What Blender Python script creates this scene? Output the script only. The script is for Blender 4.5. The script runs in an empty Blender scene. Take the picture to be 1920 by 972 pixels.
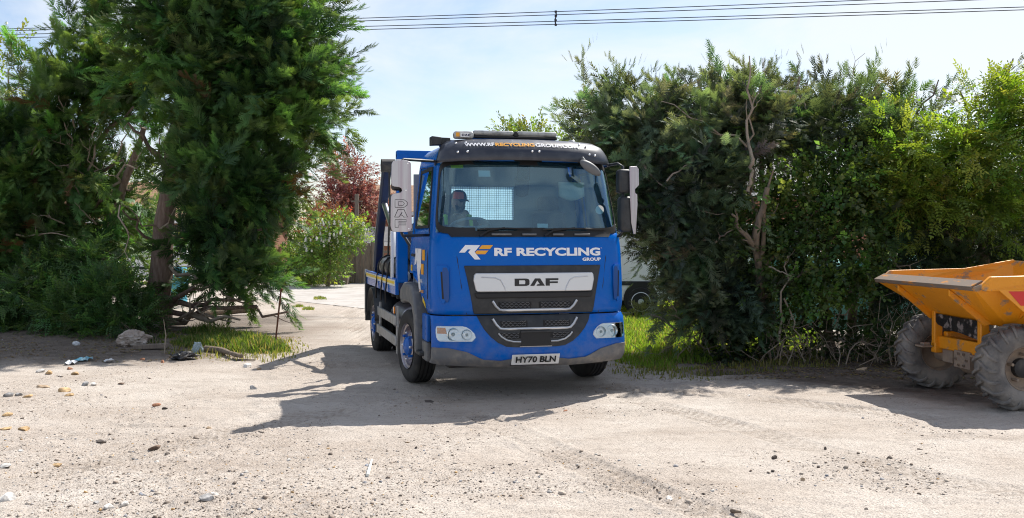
import bpy, bmesh, math, random
import numpy as np
from mathutils import Vector, Matrix
R = math.radians
sc = bpy.context.scene
COL = sc.collection
random.seed(7)

# ------------------------------------------------------------------ camera, sky, sun, exposure
FPX, CX, HY, CAMH = 1867.0, 960.0, 447.0, 1.72
cam_d = bpy.data.cameras.new("camera"); cam = bpy.data.objects.new("camera", cam_d); COL.objects.link(cam)
cam_d.lens = 35.0; cam_d.sensor_width = 36.0; cam_d.shift_y = -39.0 / 1920.0
cam_d.clip_start = 0.1; cam_d.clip_end = 3000
cam.location = (0, 0, CAMH); cam.rotation_euler = (R(90), 0, 0)
sc.camera = cam

SUN_EL, SUN_AZ = 50.6, 37.6            # azimuth measured from +Y towards +X
w = bpy.data.worlds.new("World"); sc.world = w; w.use_nodes = True
nt = w.node_tree; nt.nodes.clear()
def wn(t, **k):
    n = nt.nodes.new(t)
    for a, b in k.items(): setattr(n, a, b)
    return n
wo = wn('ShaderNodeOutputWorld'); bg = wn('ShaderNodeBackground')
sky = wn('ShaderNodeTexSky', sky_type='NISHITA')
sky.sun_disc = False; sky.sun_elevation = R(SUN_EL); sky.sun_rotation = R(SUN_AZ)
sky.air_density = 1.0; sky.dust_density = .7; sky.ozone_density = 1.0
geo = wn('ShaderNodeTexCoord'); mp = wn('ShaderNodeMapping')
mp.inputs['Scale'].default_value = (1.0, 1.0, 2.6); mp.inputs['Rotation'].default_value = (0.2, 0.35, 0.6)
n1 = wn('ShaderNodeTexNoise'); n1.inputs['Scale'].default_value = 3.0; n1.inputs['Detail'].default_value = 7; n1.inputs['Roughness'].default_value = .58
n1.inputs['Distortion'].default_value = .5
rmp = wn('ShaderNodeValToRGB'); rmp.color_ramp.elements[0].position = .42; rmp.color_ramp.elements[1].position = .62
mx = wn('ShaderNodeMixRGB'); mx.inputs[2].default_value = (5.5, 5.75, 5.95, 1)
mul = wn('ShaderNodeMath', operation='MULTIPLY'); mul.inputs[1].default_value = .80
nt.links.new(geo.outputs['Generated'], mp.inputs['Vector']); nt.links.new(mp.outputs['Vector'], n1.inputs['Vector'])
nt.links.new(n1.outputs['Fac'], rmp.inputs['Fac']); nt.links.new(rmp.outputs['Color'], mul.inputs[0]); nt.links.new(mul.outputs[0], mx.inputs[0])
tin = wn('ShaderNodeMixRGB', blend_type='MULTIPLY'); tin.inputs[0].default_value = 1; tin.inputs[2].default_value = (.90, .87, .90, 1)
nt.links.new(sky.outputs['Color'], tin.inputs[1]); nt.links.new(tin.outputs[0], mx.inputs[1]); nt.links.new(mx.outputs[0], bg.inputs['Color'])
bg.inputs['Strength'].default_value = 0.087
nt.links.new(bg.outputs[0], wo.inputs['Surface'])

sun_d = bpy.data.lights.new("sun", 'SUN'); sun_d.energy = 3.75; sun_d.angle = R(.55); sun_d.color = (1.0, .955, .89)
sun = bpy.data.objects.new("sun", sun_d); COL.objects.link(sun)
_e, _a = R(SUN_EL), R(SUN_AZ)
SUND = Vector((math.cos(_e) * math.sin(_a), math.cos(_e) * math.cos(_a), math.sin(_e)))
sun.rotation_euler = SUND.to_track_quat('Z', 'Y').to_euler(); sun.location = SUND * 40

vs = sc.view_settings
vs.view_transform = 'Standard'; vs.look = 'None'; vs.gamma = 1; vs.use_curve_mapping = False; vs.exposure = 1.0
sc.cycles.max_bounces = 8; sc.cycles.transparent_max_bounces = 16; sc.cycles.diffuse_bounces = 4
sc.cycles.sample_clamp_indirect = 6; sc.cycles.use_denoising = True; sc.cycles.denoising_prefilter = 'NONE'; sc.cycles.filter_width = 1.1

# ------------------------------------------------------------------ helpers
def P(px, py, Y):
    return Vector(((px - CX) / FPX * Y, Y, CAMH - (py - HY) / FPX * Y))
def G(px, py, z=0.0):
    Y = FPX * (CAMH - z) / (py - HY)
    return Vector(((px - CX) / FPX * Y, Y, z))

def tag(o, label=None, cat=None, group=None, kind=None):
    if label: o['label'] = label
    if cat: o['category'] = cat
    if group: o['group'] = group
    if kind: o['kind'] = kind
    return o
def empty(name, loc=(0, 0, 0), rz=0.0, parent=None):
    o = bpy.data.objects.new(name, None); COL.objects.link(o)
    o.location = loc; o.rotation_euler = (0, 0, rz); o.empty_display_size = .2
    if parent: o.parent = parent
    return o
def thing(name, label, cat, loc=(0, 0, 0), rz=0.0, group=None):
    return tag(empty(name, loc, rz), label, cat, group)
def copy_tree(o, parent=None):
    c = o.copy(); COL.objects.link(c); c.parent = parent
    for ch in list(o.children): copy_tree(ch, c)
    return c

class MB:
    def __init__(s): s.v = []; s.f = []; s.m = []
    def add(s, vs_, fs_, mi=0):
        b = len(s.v); s.v.extend([tuple(p) for p in vs_]); s.f.extend([tuple(i + b for i in f) for f in fs_]); s.m.extend([mi] * len(fs_)); return s
    def box(s, c, d, rot=None, mi=0, taper=None):
        x, y, z = d[0] / 2, d[1] / 2, d[2] / 2
        vs_ = [Vector((i * x, j * y, k * z)) for k in (-1, 1) for j in (-1, 1) for i in (-1, 1)]
        if taper:
            for q in vs_[4:]: q.x *= taper[0]; q.y *= taper[1]
        if rot is not None:
            M = rot if isinstance(rot, Matrix) else Matrix.Rotation(rot, 3, 'Z')
            vs_ = [M @ q for q in vs_]
        return s.add([q + Vector(c) for q in vs_], [(0, 2, 3, 1), (4, 5, 7, 6), (0, 1, 5, 4), (2, 6, 7, 3), (0, 4, 6, 2), (1, 3, 7, 5)], mi)
    def prism(s, poly, axis, a, b, mi=0):
        """poly of 2-D points extruded along axis 'x','y','z' from a to b"""
        def pt(p, t):
            return {'x': (t, p[0], p[1]), 'y': (p[0], t, p[1]), 'z': (p[0], p[1], t)}[axis]
        n = len(poly)
        return s.add([pt(p, a) for p in poly] + [pt(p, b) for p in poly],
                     [tuple(range(n))[::-1], tuple(range(n, 2 * n))] + [(i, (i + 1) % n, n + (i + 1) % n, n + i) for i in range(n)], mi)
    def tube(s, pts, r, n=8, mi=0, cap=True):
        pts = [Vector(p) for p in pts]; m = len(pts)
        rs = r if hasattr(r, '__len__') else [r] * m
        rings = []; up = Vector((0, 0, 1))
        nrm = None
        for i in range(m):
            d = (pts[min(i + 1, m - 1)] - pts[max(i - 1, 0)]).normalized()
            if nrm is None:
                nrm = d.cross(up if abs(d.z) < .95 else Vector((1, 0, 0))).normalized()
            else:
                nrm = (nrm - d * nrm.dot(d)).normalized()
            bn = d.cross(nrm)
            rings.append([pts[i] + (nrm * math.cos(2 * math.pi * k / n) + bn * math.sin(2 * math.pi * k / n)) * rs[i] for k in range(n)])
        fs_ = [(i * n + k, i * n + (k + 1) % n, (i + 1) * n + (k + 1) % n, (i + 1) * n + k) for i in range(m - 1) for k in range(n)]
        if cap: fs_ += [tuple(range(n))[::-1], tuple(range((m - 1) * n, m * n))]
        return s.add([q for r_ in rings for q in r_], fs_, mi)
    def lathe(s, prof, n=32, axis='x', c=(0, 0, 0), mi=0, closed=False):
        """prof: (radius, along) pairs"""
        vs_ = []
        for (r, a) in prof:
            for k in range(n):
                t = 2 * math.pi * k / n; p, q = r * math.cos(t), r * math.sin(t)
                vs_.append(Vector({'x': (a, p, q), 'y': (p, a, q), 'z': (p, q, a)}[axis]) + Vector(c))
        m = len(prof)
        rng = range(m if closed else m - 1)
        return s.add(vs_, [(i * n + k, i * n + (k + 1) % n, ((i + 1) % m) * n + (k + 1) % n, ((i + 1) % m) * n + k) for i in rng for k in range(n)], mi)
    def grid(s, fn, nu, nv, mi=0):
        vs_ = [fn(i / nu, j / nv) for j in range(nv + 1) for i in range(nu + 1)]
        return s.add(vs_, [(j * (nu + 1) + i, j * (nu + 1) + i + 1, (j + 1) * (nu + 1) + i + 1, (j + 1) * (nu + 1) + i) for j in range(nv) for i in range(nu)], mi)
    def build(s, name, mats, parent=None, smooth=None, bevel=0, loc=None, rot=None, segs=2, fix=True, solid=0, merge=0):
        me = bpy.data.meshes.new(name); me.from_pydata(s.v, [], s.f)
        if not isinstance(mats, (list, tuple)): mats = [mats]
        for m_ in mats: me.materials.append(m_)
        if len(mats) > 1: me.polygons.foreach_set('material_index', s.m)
        if fix or merge:
            bm = bmesh.new(); bm.from_mesh(me)
            if merge: bmesh.ops.remove_doubles(bm, verts=bm.verts, dist=merge); bmesh.ops.dissolve_degenerate(bm, edges=bm.edges, dist=1e-5)
            bmesh.ops.recalc_face_normals(bm, faces=bm.faces); bm.to_mesh(me); bm.free()
        if smooth is not None:
            me.polygons.foreach_set('use_smooth', [True] * len(me.polygons)); me.set_sharp_from_angle(angle=R(smooth))
        o = bpy.data.objects.new(name, me); COL.objects.link(o)
        if parent: o.parent = parent
        if loc is not None: o.location = loc
        if rot is not None: o.rotation_euler = rot
        if solid:
            md = o.modifiers.new('solid', 'SOLIDIFY'); md.thickness = solid; md.offset = 0
        if bevel:
            md = o.modifiers.new('bevel', 'BEVEL'); md.width = bevel; md.segments = segs; md.limit_method = 'ANGLE'; md.angle_limit = R(35); md.harden_normals = False
            if smooth is None:
                me.polygons.foreach_set('use_smooth', [True] * len(me.polygons)); me.set_sharp_from_angle(angle=R(50))
        return o

def np_mesh(name, V, F, mat, parent=None, col=None, smooth=False):
    me = bpy.data.meshes.new(name); k = F.shape[1]
    me.vertices.add(len(V)); me.vertices.foreach_set('co', V.astype(np.float32).ravel())
    me.loops.add(F.size); me.loops.foreach_set('vertex_index', F.astype(np.int32).ravel())
    me.polygons.add(len(F)); me.polygons.foreach_set('loop_start', np.arange(0, F.size, k, dtype=np.int32))
    if smooth: me.polygons.foreach_set('use_smooth', np.ones(len(F), bool))
    me.update(calc_edges=True)
    if col is not None:
        a = me.attributes.new('tint', 'FLOAT_COLOR', 'POINT')
        c4 = np.ones((len(V), 4), np.float32); c4[:, :3] = col; a.data.foreach_set('color', c4.ravel())
    me.materials.append(mat)
    o = bpy.data.objects.new(name, me); COL.objects.link(o)
    if parent: o.parent = parent
    return o

# ------------------------------------------------------------------ materials
MATS = {}
def mat(name, col, rough=.5, metal=0.0, col2=None, nscale=6.0, lo=.45, hi=.65, bump=0.0, bscale=60.0, spec=.5, coat=0.0, detail=6, rough2=None, stretch=None):
    m = bpy.data.materials.new(name); m.use_nodes = True; MATS[name] = m
    t = m.node_tree; b = t.nodes['Principled BSDF']; N = t.nodes.new; L = t.links.new
    b.inputs['Base Color'].default_value = (*col, 1); b.inputs['Roughness'].default_value = rough; b.inputs['Metallic'].default_value = metal
    b.inputs['Specular IOR Level'].default_value = spec; b.inputs['Coat Weight'].default_value = coat; b.inputs['Coat Roughness'].default_value = .06
    tc = N('ShaderNodeTexCoord'); src = tc.outputs['Object']
    if stretch:
        mpn = N('ShaderNodeMapping'); mpn.inputs['Scale'].default_value = stretch; L(src, mpn.inputs['Vector']); src = mpn.outputs['Vector']
    if col2 is not None:
        n = N('ShaderNodeTexNoise'); n.inputs['Scale'].default_value = nscale; n.inputs['Detail'].default_value = detail; n.inputs['Roughness'].default_value = .62
        L(src, n.inputs['Vector'])
        r = N('ShaderNodeValToRGB'); r.color_ramp.elements[0].position = lo; r.color_ramp.elements[1].position = hi
        L(n.outputs['Fac'], r.inputs['Fac'])
        mxn = N('ShaderNodeMixRGB'); mxn.inputs[1].default_value = (*col, 1); mxn.inputs[2].default_value = (*col2, 1)
        L(r.outputs['Color'], mxn.inputs[0]); L(mxn.outputs[0], b.inputs['Base Color'])
        if rough2 is not None:
            mr = N('ShaderNodeMapRange'); mr.inputs['To Min'].default_value = rough; mr.inputs['To Max'].default_value = rough2
            L(r.outputs['Color'], mr.inputs['Value']); L(mr.outputs['Result'], b.inputs['Roughness'])
    if bump:
        nb = N('ShaderNodeTexNoise'); nb.inputs['Scale'].default_value = bscale; nb.inputs['Detail'].default_value = 5; L(src, nb.inputs['Vector'])
        bp = N('ShaderNodeBump'); bp.inputs['Strength'].default_value = bump; bp.inputs['Distance'].default_value = .02
        L(nb.outputs['Fac'], bp.inputs['Height']); L(bp.outputs['Normal'], b.inputs['Normal'])
    return m
def leafmat(name, trans=.35, rough=.5, spec=.35, tcol=(1.7, 1.55, .6)):
    m = bpy.data.materials.new(name); m.use_nodes = True; t = m.node_tree; N = t.nodes.new; L = t.links.new
    b = t.nodes['Principled BSDF']; out = t.nodes['Material Output']
    a = N('ShaderNodeAttribute'); a.attribute_name = 'tint'
    L(a.outputs['Color'], b.inputs['Base Color']); b.inputs['Roughness'].default_value = rough; b.inputs['Specular IOR Level'].default_value = spec
    tr = N('ShaderNodeBsdfTranslucent'); mm = N('ShaderNodeMixRGB'); mm.blend_type = 'MULTIPLY'; mm.inputs[0].default_value = 1; mm.inputs[2].default_value = (*tcol, 1)
    L(a.outputs['Color'], mm.inputs[1]); L(mm.outputs[0], tr.inputs['Color'])
    ms = N('ShaderNodeMixShader'); ms.inputs[0].default_value = trans
    L(b.outputs[0], ms.inputs[1]); L(tr.outputs[0], ms.inputs[2]); L(ms.outputs[0], out.inputs['Surface'])
    return m
def attrmat(name, rough=.9, bump=.3, bscale=40):
    m = mat(name, (.5, .5, .5), rough, bump=bump, bscale=bscale); t = m.node_tree
    a = t.nodes.new('ShaderNodeAttribute'); a.attribute_name = 'tint'
    t.links.new(a.outputs['Color'], t.nodes['Principled BSDF'].inputs['Base Color']); return m
def glassmat(name, tint=(.75, .82, .84), refl=1.0, ior=1.5, film=0, fcol=(.35, .55, .68)):
    m = bpy.data.materials.new(name); m.use_nodes = True; t = m.node_tree; t.nodes.clear(); N = t.nodes.new; L = t.links.new
    o = N('ShaderNodeOutputMaterial'); ms = N('ShaderNodeMixShader'); tr = N('ShaderNodeBsdfTransparent'); gl = N('ShaderNodeBsdfGlossy'); fr = N('ShaderNodeFresnel')
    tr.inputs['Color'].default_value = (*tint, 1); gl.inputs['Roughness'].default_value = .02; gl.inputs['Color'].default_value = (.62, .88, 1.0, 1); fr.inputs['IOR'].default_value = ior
    mu = N('ShaderNodeMath'); mu.operation = 'MULTIPLY'; mu.inputs[1].default_value = refl; mu.use_clamp = True
    L(fr.outputs[0], mu.inputs[0]); L(mu.outputs[0], ms.inputs[0]); L(gl.outputs[0], ms.inputs[2]); L(ms.outputs[0], o.inputs['Surface'])
    if film:      # thin film on the pane; the windscreen's blue one paints a sky veil
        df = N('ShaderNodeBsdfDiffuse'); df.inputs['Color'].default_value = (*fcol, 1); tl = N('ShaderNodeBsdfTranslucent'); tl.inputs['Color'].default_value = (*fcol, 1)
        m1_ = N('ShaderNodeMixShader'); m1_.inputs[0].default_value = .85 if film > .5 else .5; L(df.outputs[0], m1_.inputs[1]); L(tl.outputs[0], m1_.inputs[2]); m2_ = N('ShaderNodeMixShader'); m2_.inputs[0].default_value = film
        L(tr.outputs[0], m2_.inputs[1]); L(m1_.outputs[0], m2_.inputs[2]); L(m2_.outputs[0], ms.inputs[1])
    else: L(tr.outputs[0], ms.inputs[1])
    return m

M = {}
M['blue'] = mat('blue paint', (.0, .108, .47), .26, col2=(.0, .112, .42), nscale=2.2, lo=.5, hi=.8, coat=.14, rough2=.38, spec=.10)
def dust(m, c=(.30, .25, .20), z0=.35, z1=1.25, amt=.30, sc_=7):
    t_ = m.node_tree; N_ = t_.nodes.new; L_ = t_.links.new; b_ = t_.nodes['Principled BSDF']; so = b_.inputs['Base Color']
    tc_ = N_('ShaderNodeTexCoord'); n_ = N_('ShaderNodeTexNoise'); n_.inputs['Scale'].default_value = sc_; n_.inputs['Detail'].default_value = 9; n_.inputs['Roughness'].default_value = .68; L_(tc_.outputs['Object'], n_.inputs['Vector'])
    sp_ = N_('ShaderNodeSeparateXYZ'); L_(tc_.outputs['Object'], sp_.inputs[0])
    mr = N_('ShaderNodeMapRange'); mr.inputs['From Min'].default_value = z1; mr.inputs['From Max'].default_value = z0; mr.inputs['To Min'].default_value = .05; L_(sp_.outputs['Z'], mr.inputs['Value'])
    ra = N_('ShaderNodeValToRGB'); ra.color_ramp.elements[0].position = .40; ra.color_ramp.elements[1].position = .72; L_(n_.outputs['Fac'], ra.inputs['Fac'])
    mu = N_('ShaderNodeMath'); mu.operation = 'MULTIPLY'; L_(mr.outputs[0], mu.inputs[0]); L_(ra.outputs['Color'], mu.inputs[1])
    m2 = N_('ShaderNodeMath'); m2.operation = 'MULTIPLY'; m2.inputs[1].default_value = amt; L_(mu.outputs[0], m2.inputs[0])
    mx_ = N_('ShaderNodeMixRGB'); L_(m2.outputs[0], mx_.inputs[0]); mx_.inputs[2].default_value = (*c, 1)
    if so.links: L_(so.links[0].from_socket, mx_.inputs[1])
    else: mx_.inputs[1].default_value = so.default_value
    L_(mx_.outputs[0], so); return m
dust(M['blue'])
M['blue_dark'] = mat('dark blue steel', (.003, .014, .065), .5, col2=(.02, .022, .03), nscale=4, lo=.5, hi=.7, rough2=.7)
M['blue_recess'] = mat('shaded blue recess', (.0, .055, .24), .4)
M['blackpl'] = mat('black grained plastic', (.012, .015, .02), .48, col2=(.03, .032, .035), nscale=9, bump=.08, bscale=300)
M['black'] = mat('matt black', (.008, .008, .009), .6)
M['greypl'] = dust(mat('grey bumper plastic', (.115, .12, .13), .55, col2=(.20, .19, .18), nscale=9, lo=.48, hi=.68, bump=.1, bscale=250, detail=10), z1=.9, amt=.30, sc_=14)
M['visor'] = mat('dusty visor plastic', (.014, .018, .032), .38, col2=(.05, .055, .07), nscale=7, lo=.45, hi=.8, coat=.25, rough2=.55)
M['alu'] = mat('brushed aluminium', (.50, .49, .51), .42, metal=1, col2=(.42, .37, .41), nscale=1.2, lo=.4, hi=.6, stretch=(14, 14, .5))
M['silver'] = mat('silver trim', (.62, .63, .65), .35, metal=.55)
M['chrome'] = mat('chrome', (.85, .86, .88), .28, metal=1)
M['galv'] = mat('galvanised side rail', (.42, .42, .42), .5, metal=.4, col2=(.30, .28, .26), nscale=8)
M['white'] = mat('white paint', (.78, .78, .78), .35)
M['decalw'] = mat('white decal', (.80, .80, .82), .4)
M['decalo'] = mat('amber decal', (.80, .36, .02), .4)
M['yellow'] = mat('yellow reflective tape', (.80, .55, .02), .35)
M['silvertape'] = mat('white reflective tape', (.7, .72, .68), .35)
M['badge_dark'] = mat('dark badge letters', (.02, .02, .022), .35, metal=.3)
M['plate'] = mat('number plate white', (.74, .74, .74), .4, col2=(.6, .59, .56), nscale=9, lo=.5, hi=.75)
M['amberlens'] = mat('amber lens', (.75, .22, .01), .15, coat=.8)
M['clearlens'] = mat('clear beacon lens', (.42, .42, .40), .2, coat=.6, col2=(.22, .22, .21), nscale=12)
M['tyre'] = mat('tyre rubber', (.014, .014, .015), .75, col2=(.06, .055, .05), nscale=5, lo=.48, hi=.72, bump=.15, bscale=120)
M['mudtyre'] = mat('muddy tyre rubber', (.12, .112, .108), .9, col2=(.25, .225, .20), nscale=4.5, lo=.38, hi=.62, bump=.35, bscale=45)
M['chassis'] = mat('dirty chassis', (.018, .018, .02), .65, col2=(.07, .06, .05), nscale=6)
M['interior'] = mat('cab trim grey', (.22, .25, .30), .7)
M['headlin'] = mat('cab headlining beige', (.70, .60, .48), .9, bump=.2, bscale=25)
M['seat'] = mat('dark blue seat cloth', (.018, .03, .06), .85)
M['dash'] = mat('grey dashboard', (.30, .33, .36), .6)
M['skin'] = mat('skin', (.42, .23, .16), .5, col2=(.36, .17, .12), nscale=8)
M['navy'] = mat('navy fleece', (.015, .02, .035), .9)
M['hivis'] = mat('yellow green hi-vis', (.45, .75, .06), .6)
M['capblack'] = mat('black cap cloth', (.012, .012, .015), .85)
M['capred'] = mat('orange red cap cloth', (.75, .10, .04), .7)
M['hair'] = mat('brown beard hair', (.05, .03, .022), .9)
M['paper'] = mat('paper', (.7, .72, .68), .7)
M['paperyel'] = mat('yellow sticker', (.75, .72, .06), .6)
M['glass'] = glassmat('windscreen glass', (.50, .78, .90), 3.4, film=.07, fcol=(.16, .46, .72))  # blue tint, film and strong gloss put the sky's reflected veil into the glass
M['dustyglass'] = glassmat('dusty rear glass', (.8, .85, .88), .3, film=.93, fcol=(.90, .98, 1.0))
M['sideglass'] = glassmat('side glass', (.68, .75, .75), 1.2)
M['lampglass'] = glassmat('lamp glass', (.95, .96, .97), 1.0)
M['mirrorglass'] = mat('mirror glass', (.55, .56, .58), .04, metal=1)
M['reflector'] = mat('lamp reflector', (.80, .80, .81), .3, metal=.45, bump=.2, bscale=40)
M['orange'] = mat('orange machine paint', (.76, .29, .008), .42, col2=(.66, .235, .015), nscale=3, coat=.2)
M['orangemud'] = mat('orange paint caked in dry mud', (.74, .28, .008), .45, col2=(.27, .20, .14), nscale=4.2, lo=.57, hi=.64, detail=11, bump=.2, bscale=30, rough2=.9)
M['mud'] = mat('dry mud on steel', (.24, .185, .145), .9, col2=(.33, .25, .18), nscale=7, bump=.3, bscale=25)
M['mudlip'] = mat('scraped muddy lip', (.17, .13, .10), .95, col2=(.42, .17, .03), nscale=6, lo=.58, hi=.66, stretch=(2, .6, 3))
M['burnt'] = mat('black rusty flaking plate', (.010, .009, .009), .5, col2=(.22, .19, .18), nscale=11, lo=.54, hi=.62, bump=.3, bscale=30)
M['reddecal'] = mat('red decal', (.60, .025, .02), .45, col2=(.55, .2, .15), nscale=14, lo=.6, hi=.75)
M['bark'] = mat('reddish conifer bark', (.15, .10, .078), .9, col2=(.25, .185, .15), nscale=7, lo=.4, hi=.65, bump=.9, bscale=14, stretch=(3, 3, .6))
M['barkgrey'] = mat('grey brown bark', (.21, .16, .115), .9, col2=(.11, .085, .065), nscale=8, bump=.5, bscale=25, stretch=(2, 2, .6))
M['twig'] = mat('bare grey twigs', (.33, .27, .21), .9, col2=(.22, .17, .13), nscale=9)
M['rust'] = mat('rusty steel', (.10, .035, .018), .9, col2=(.17, .07, .03), nscale=20, bump=.3, bscale=60)
M['wood'] = mat('weathered fence board', (.21, .17, .135), .9, col2=(.13, .105, .09), nscale=6, bump=.4, bscale=30, stretch=(6, 6, .5))
M['brick'] = mat('red brown brick', (.25, .11, .07), .9, col2=(.33, .17, .11), nscale=30, lo=.4, hi=.6)
M['rooftile'] = mat('orange brown roof tile', (.35, .20, .11), .85, col2=(.22, .14, .09), nscale=9)
M['slate'] = mat('grey slate roof', (.12, .12, .13), .7, col2=(.2, .19, .18), nscale=9)
M['winglass'] = mat('house window', (.05, .06, .07), .08)
M['vanwhite'] = mat('white van paint', (.72, .74, .75), .3, coat=.4)
M['teal'] = mat('teal sheeting', (.18, .50, .44), .6, col2=(.35, .62, .56), nscale=3)
M['sack'] = mat('grubby woven sack', (.34, .28, .24), .95, col2=(.50, .45, .40), nscale=6, bump=.5, bscale=60)
M['bagblue'] = mat('pale blue plastic bag', (.32, .40, .42), .35, col2=(.20, .22, .22), nscale=9)
M['bagdark'] = mat('dark plastic bag', (.03, .033, .04), .35, col2=(.16, .15, .14), nscale=8)
M['bluescrap'] = mat('blue plastic scrap', (.13, .40, .52), .5, col2=(.30, .42, .46), nscale=9)
M['whitescrap'] = mat('white plastic scraps', (.6, .62, .64), .5)
M['terracotta'] = mat('dark pot', (.09, .07, .06), .8)
M['wire'] = mat('dark wire', (.02, .02, .025), .6)
M['bluebarrel'] = mat('light blue plastic', (.10, .42, .58), .4)
M['stone'] = attrmat('stone', .9, .5, 30)
M['gravel'] = attrmat('gravel', .92, .2, 60)
M['needle'] = leafmat('cypress foliage', .40, .5, .3)
M['leaf'] = leafmat('broad leaves', .45, .38, .45)
M['copperleaf'] = leafmat('copper leaves', .4, .42, .4, (1.3, .95, .85))
M['grass'] = leafmat('grass blades', .52, .5, .3)
M['petal'] = mat('white blossom', (.75, .73, .68), .7)

# ------------------------------------------------------------------ numpy noise and the ground
rng = np.random.default_rng(11)
_perm = rng.random((256, 256))
def vnoise(x, y):
    xi = np.floor(x).astype(int); yi = np.floor(y).astype(int); fx = x - xi; fy = y - yi
    fx = fx * fx * (3 - 2 * fx); fy = fy * fy * (3 - 2 * fy)
    a = _perm[xi & 255, yi & 255]; b = _perm[(xi + 1) & 255, yi & 255]; c = _perm[xi & 255, (yi + 1) & 255]; d = _perm[(xi + 1) & 255, (yi + 1) & 255]
    return (a * (1 - fx) + b * fx) * (1 - fy) + (c * (1 - fx) + d * fx) * fy - .5
def fbm(x, y, o=4):
    r = 0; a = 1.0
    for i in range(o): r = r + a * vnoise(x * 2 ** i + 17.3 * i, y * 2 ** i + 5.1 * i); a *= .5
    return r
TRACKS = [  # (pixels along the track on the ground, half width m, depth m)
    ([(905, 775), (960, 805), (1040, 843), (1140, 893), (1260, 940), (1420, 990)], .17, .016),
    ([(1180, 745), (1330, 785), (1500, 835), (1700, 885), (1920, 925)], .17, .010),
    ([(1150, 725), (1330, 740), (1560, 765), (1760, 790)], .2, .014),
    ([(30, 905), (250, 850), (480, 800), (640, 770)], .2, .012),
    ([(690, 640), (668, 610), (655, 585), (640, 560)], .18, .02),
    ([(1330, 705), (1480, 700), (1620, 705), (1700, 715)], .25, .03),
]
TRK = [None]
def patch_n(X, Y):
    px = CX + X / np.maximum(Y, 1) * FPX; py = HY + FPX * CAMH / np.maximum(Y, 1)
    return fbm(X * .8 + 11, Y * .8 + 3, 4) + np.where(px < 620, .16, 0) - np.where((px > 900) & (py < 860), .10, 0)
def ground_h(X, Y, fine=True):
    near = np.clip(1 - (np.hypot(X, (Y - 11)) - 6) / 6, 0, 1)
    h = .05 * fbm(X * .35, Y * .35, 3) * near; TRK[0] = np.zeros(X.shape)
    if fine:
        f = np.clip((17 - Y) / 3, 0, 1) * np.clip((9 - np.abs(X)) / 2, 0, 1)
        rough = np.clip(.5 + 1.6 * fbm(X * .5 + 40, Y * .5 + 9, 3) + np.where(X < -1.2, .35, 0) * np.clip((10 - Y) / 3, 0, 1), .12, 1.4)
        h = h + f * rough * (.022 * fbm(X * 2.3, Y * 2.3, 3) + .020 * fbm(X * 8, Y * 8, 4) + .034 * np.maximum(0, fbm(X * 5 + 80, Y * 5, 4) - .18) + .055 * np.clip(patch_n(X, Y) / .45, 0, 1) * np.maximum(0, fbm(X * 11 + 3, Y * 11, 3) - .08))
        for pts, hw, dep in TRACKS:
            q = [G(*p) for p in pts]; best = np.full(X.shape, 9.0); lat = np.zeros(X.shape); lon = np.zeros(X.shape); acc = 0
            for a, b in zip(q[:-1], q[1:]):
                d = (b - a).to_2d(); Ln = d.length; d = d / Ln
                t = np.clip((X - a.x) * d.x + (Y - a.y) * d.y, 0, Ln)
                ox = X - a.x - t * d.x; oy = Y - a.y - t * d.y; ds = np.hypot(ox, oy); s_ = ox * -d.y + oy * d.x
                k = ds < best; best = np.where(k, ds, best); lat = np.where(k, s_, lat); lon = np.where(k, acc + t, lon); acc += Ln
            inside = np.clip((hw - best) / .03, 0, 1); edge = np.exp(-((best - hw - .03) / .035) ** 2)
            ch = .5 + .5 * np.sign(np.sin((lon + np.abs(lat) * .8) * 2 * math.pi / .11))
            TRK[0] = np.maximum(TRK[0], inside * (.2 + .8 * ch) * np.where(np.abs(((lat / .062) % 1) - .5) < .18, .4, 1.0) * np.clip(.75 + 1.2 * fbm(X * 1.5, Y * 1.5, 2), 0, 1))
            gro = np.where(np.abs(((lat / .062) % 1) - .5) < .18, 1.0, 0.0)
            h = h - 1.7 * dep * inside * (.45 + .35 * ch + .4 * gro) * (.5 + fbm(X * 1.5, Y * 1.5, 2)) + dep * .6 * edge
    # soil bank under the trees on the left and under the hedge
    h = h + .16 * np.exp(-((X + 7.2) / 2.0) ** 2 - ((Y - 17.5) / 1.4) ** 2) + .05 * np.exp(-((X + 3.9) / 1.3) ** 2 - ((Y - 15.7) / .7) ** 2)
    h = h + .07 * np.exp(-((X - 5.0) / 3.0) ** 4 - ((Y - 14.3) / .9) ** 2)
    return h
def axis_coords(a, b, fine, lo, hi):
    c = list(np.arange(a, b + 1e-6, fine)); st = fine; x = c[-1]
    while x < hi: st *= 1.13; x += st; c.append(x)
    st = fine; x = c[0]; pre = []
    while x > lo: st *= 1.13; x -= st; pre.append(x)
    return np.array(pre[::-1] + c)
xs = axis_coords(-5.2, 5.4, .021, -900, 900); ys = axis_coords(5.4, 13.2, .021, -300, 1500)
GX, GY = np.meshgrid(xs, ys); GZ = ground_h(GX, GY); GTRK = TRK[0].copy(); GPAT = np.clip((patch_n(GX, GY) - .0) / .45, 0, 1)
nx_, ny_ = len(xs), len(ys)
ii = (np.arange(ny_ - 1)[:, None] * nx_ + np.arange(nx_ - 1)[None, :]).ravel()
GF = np.stack([ii, ii + 1, ii + 1 + nx_, ii + nx_], 1)
def gz(x, y): return float(ground_h(np.array([float(x)]), np.array([float(y)]))[0])

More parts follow.
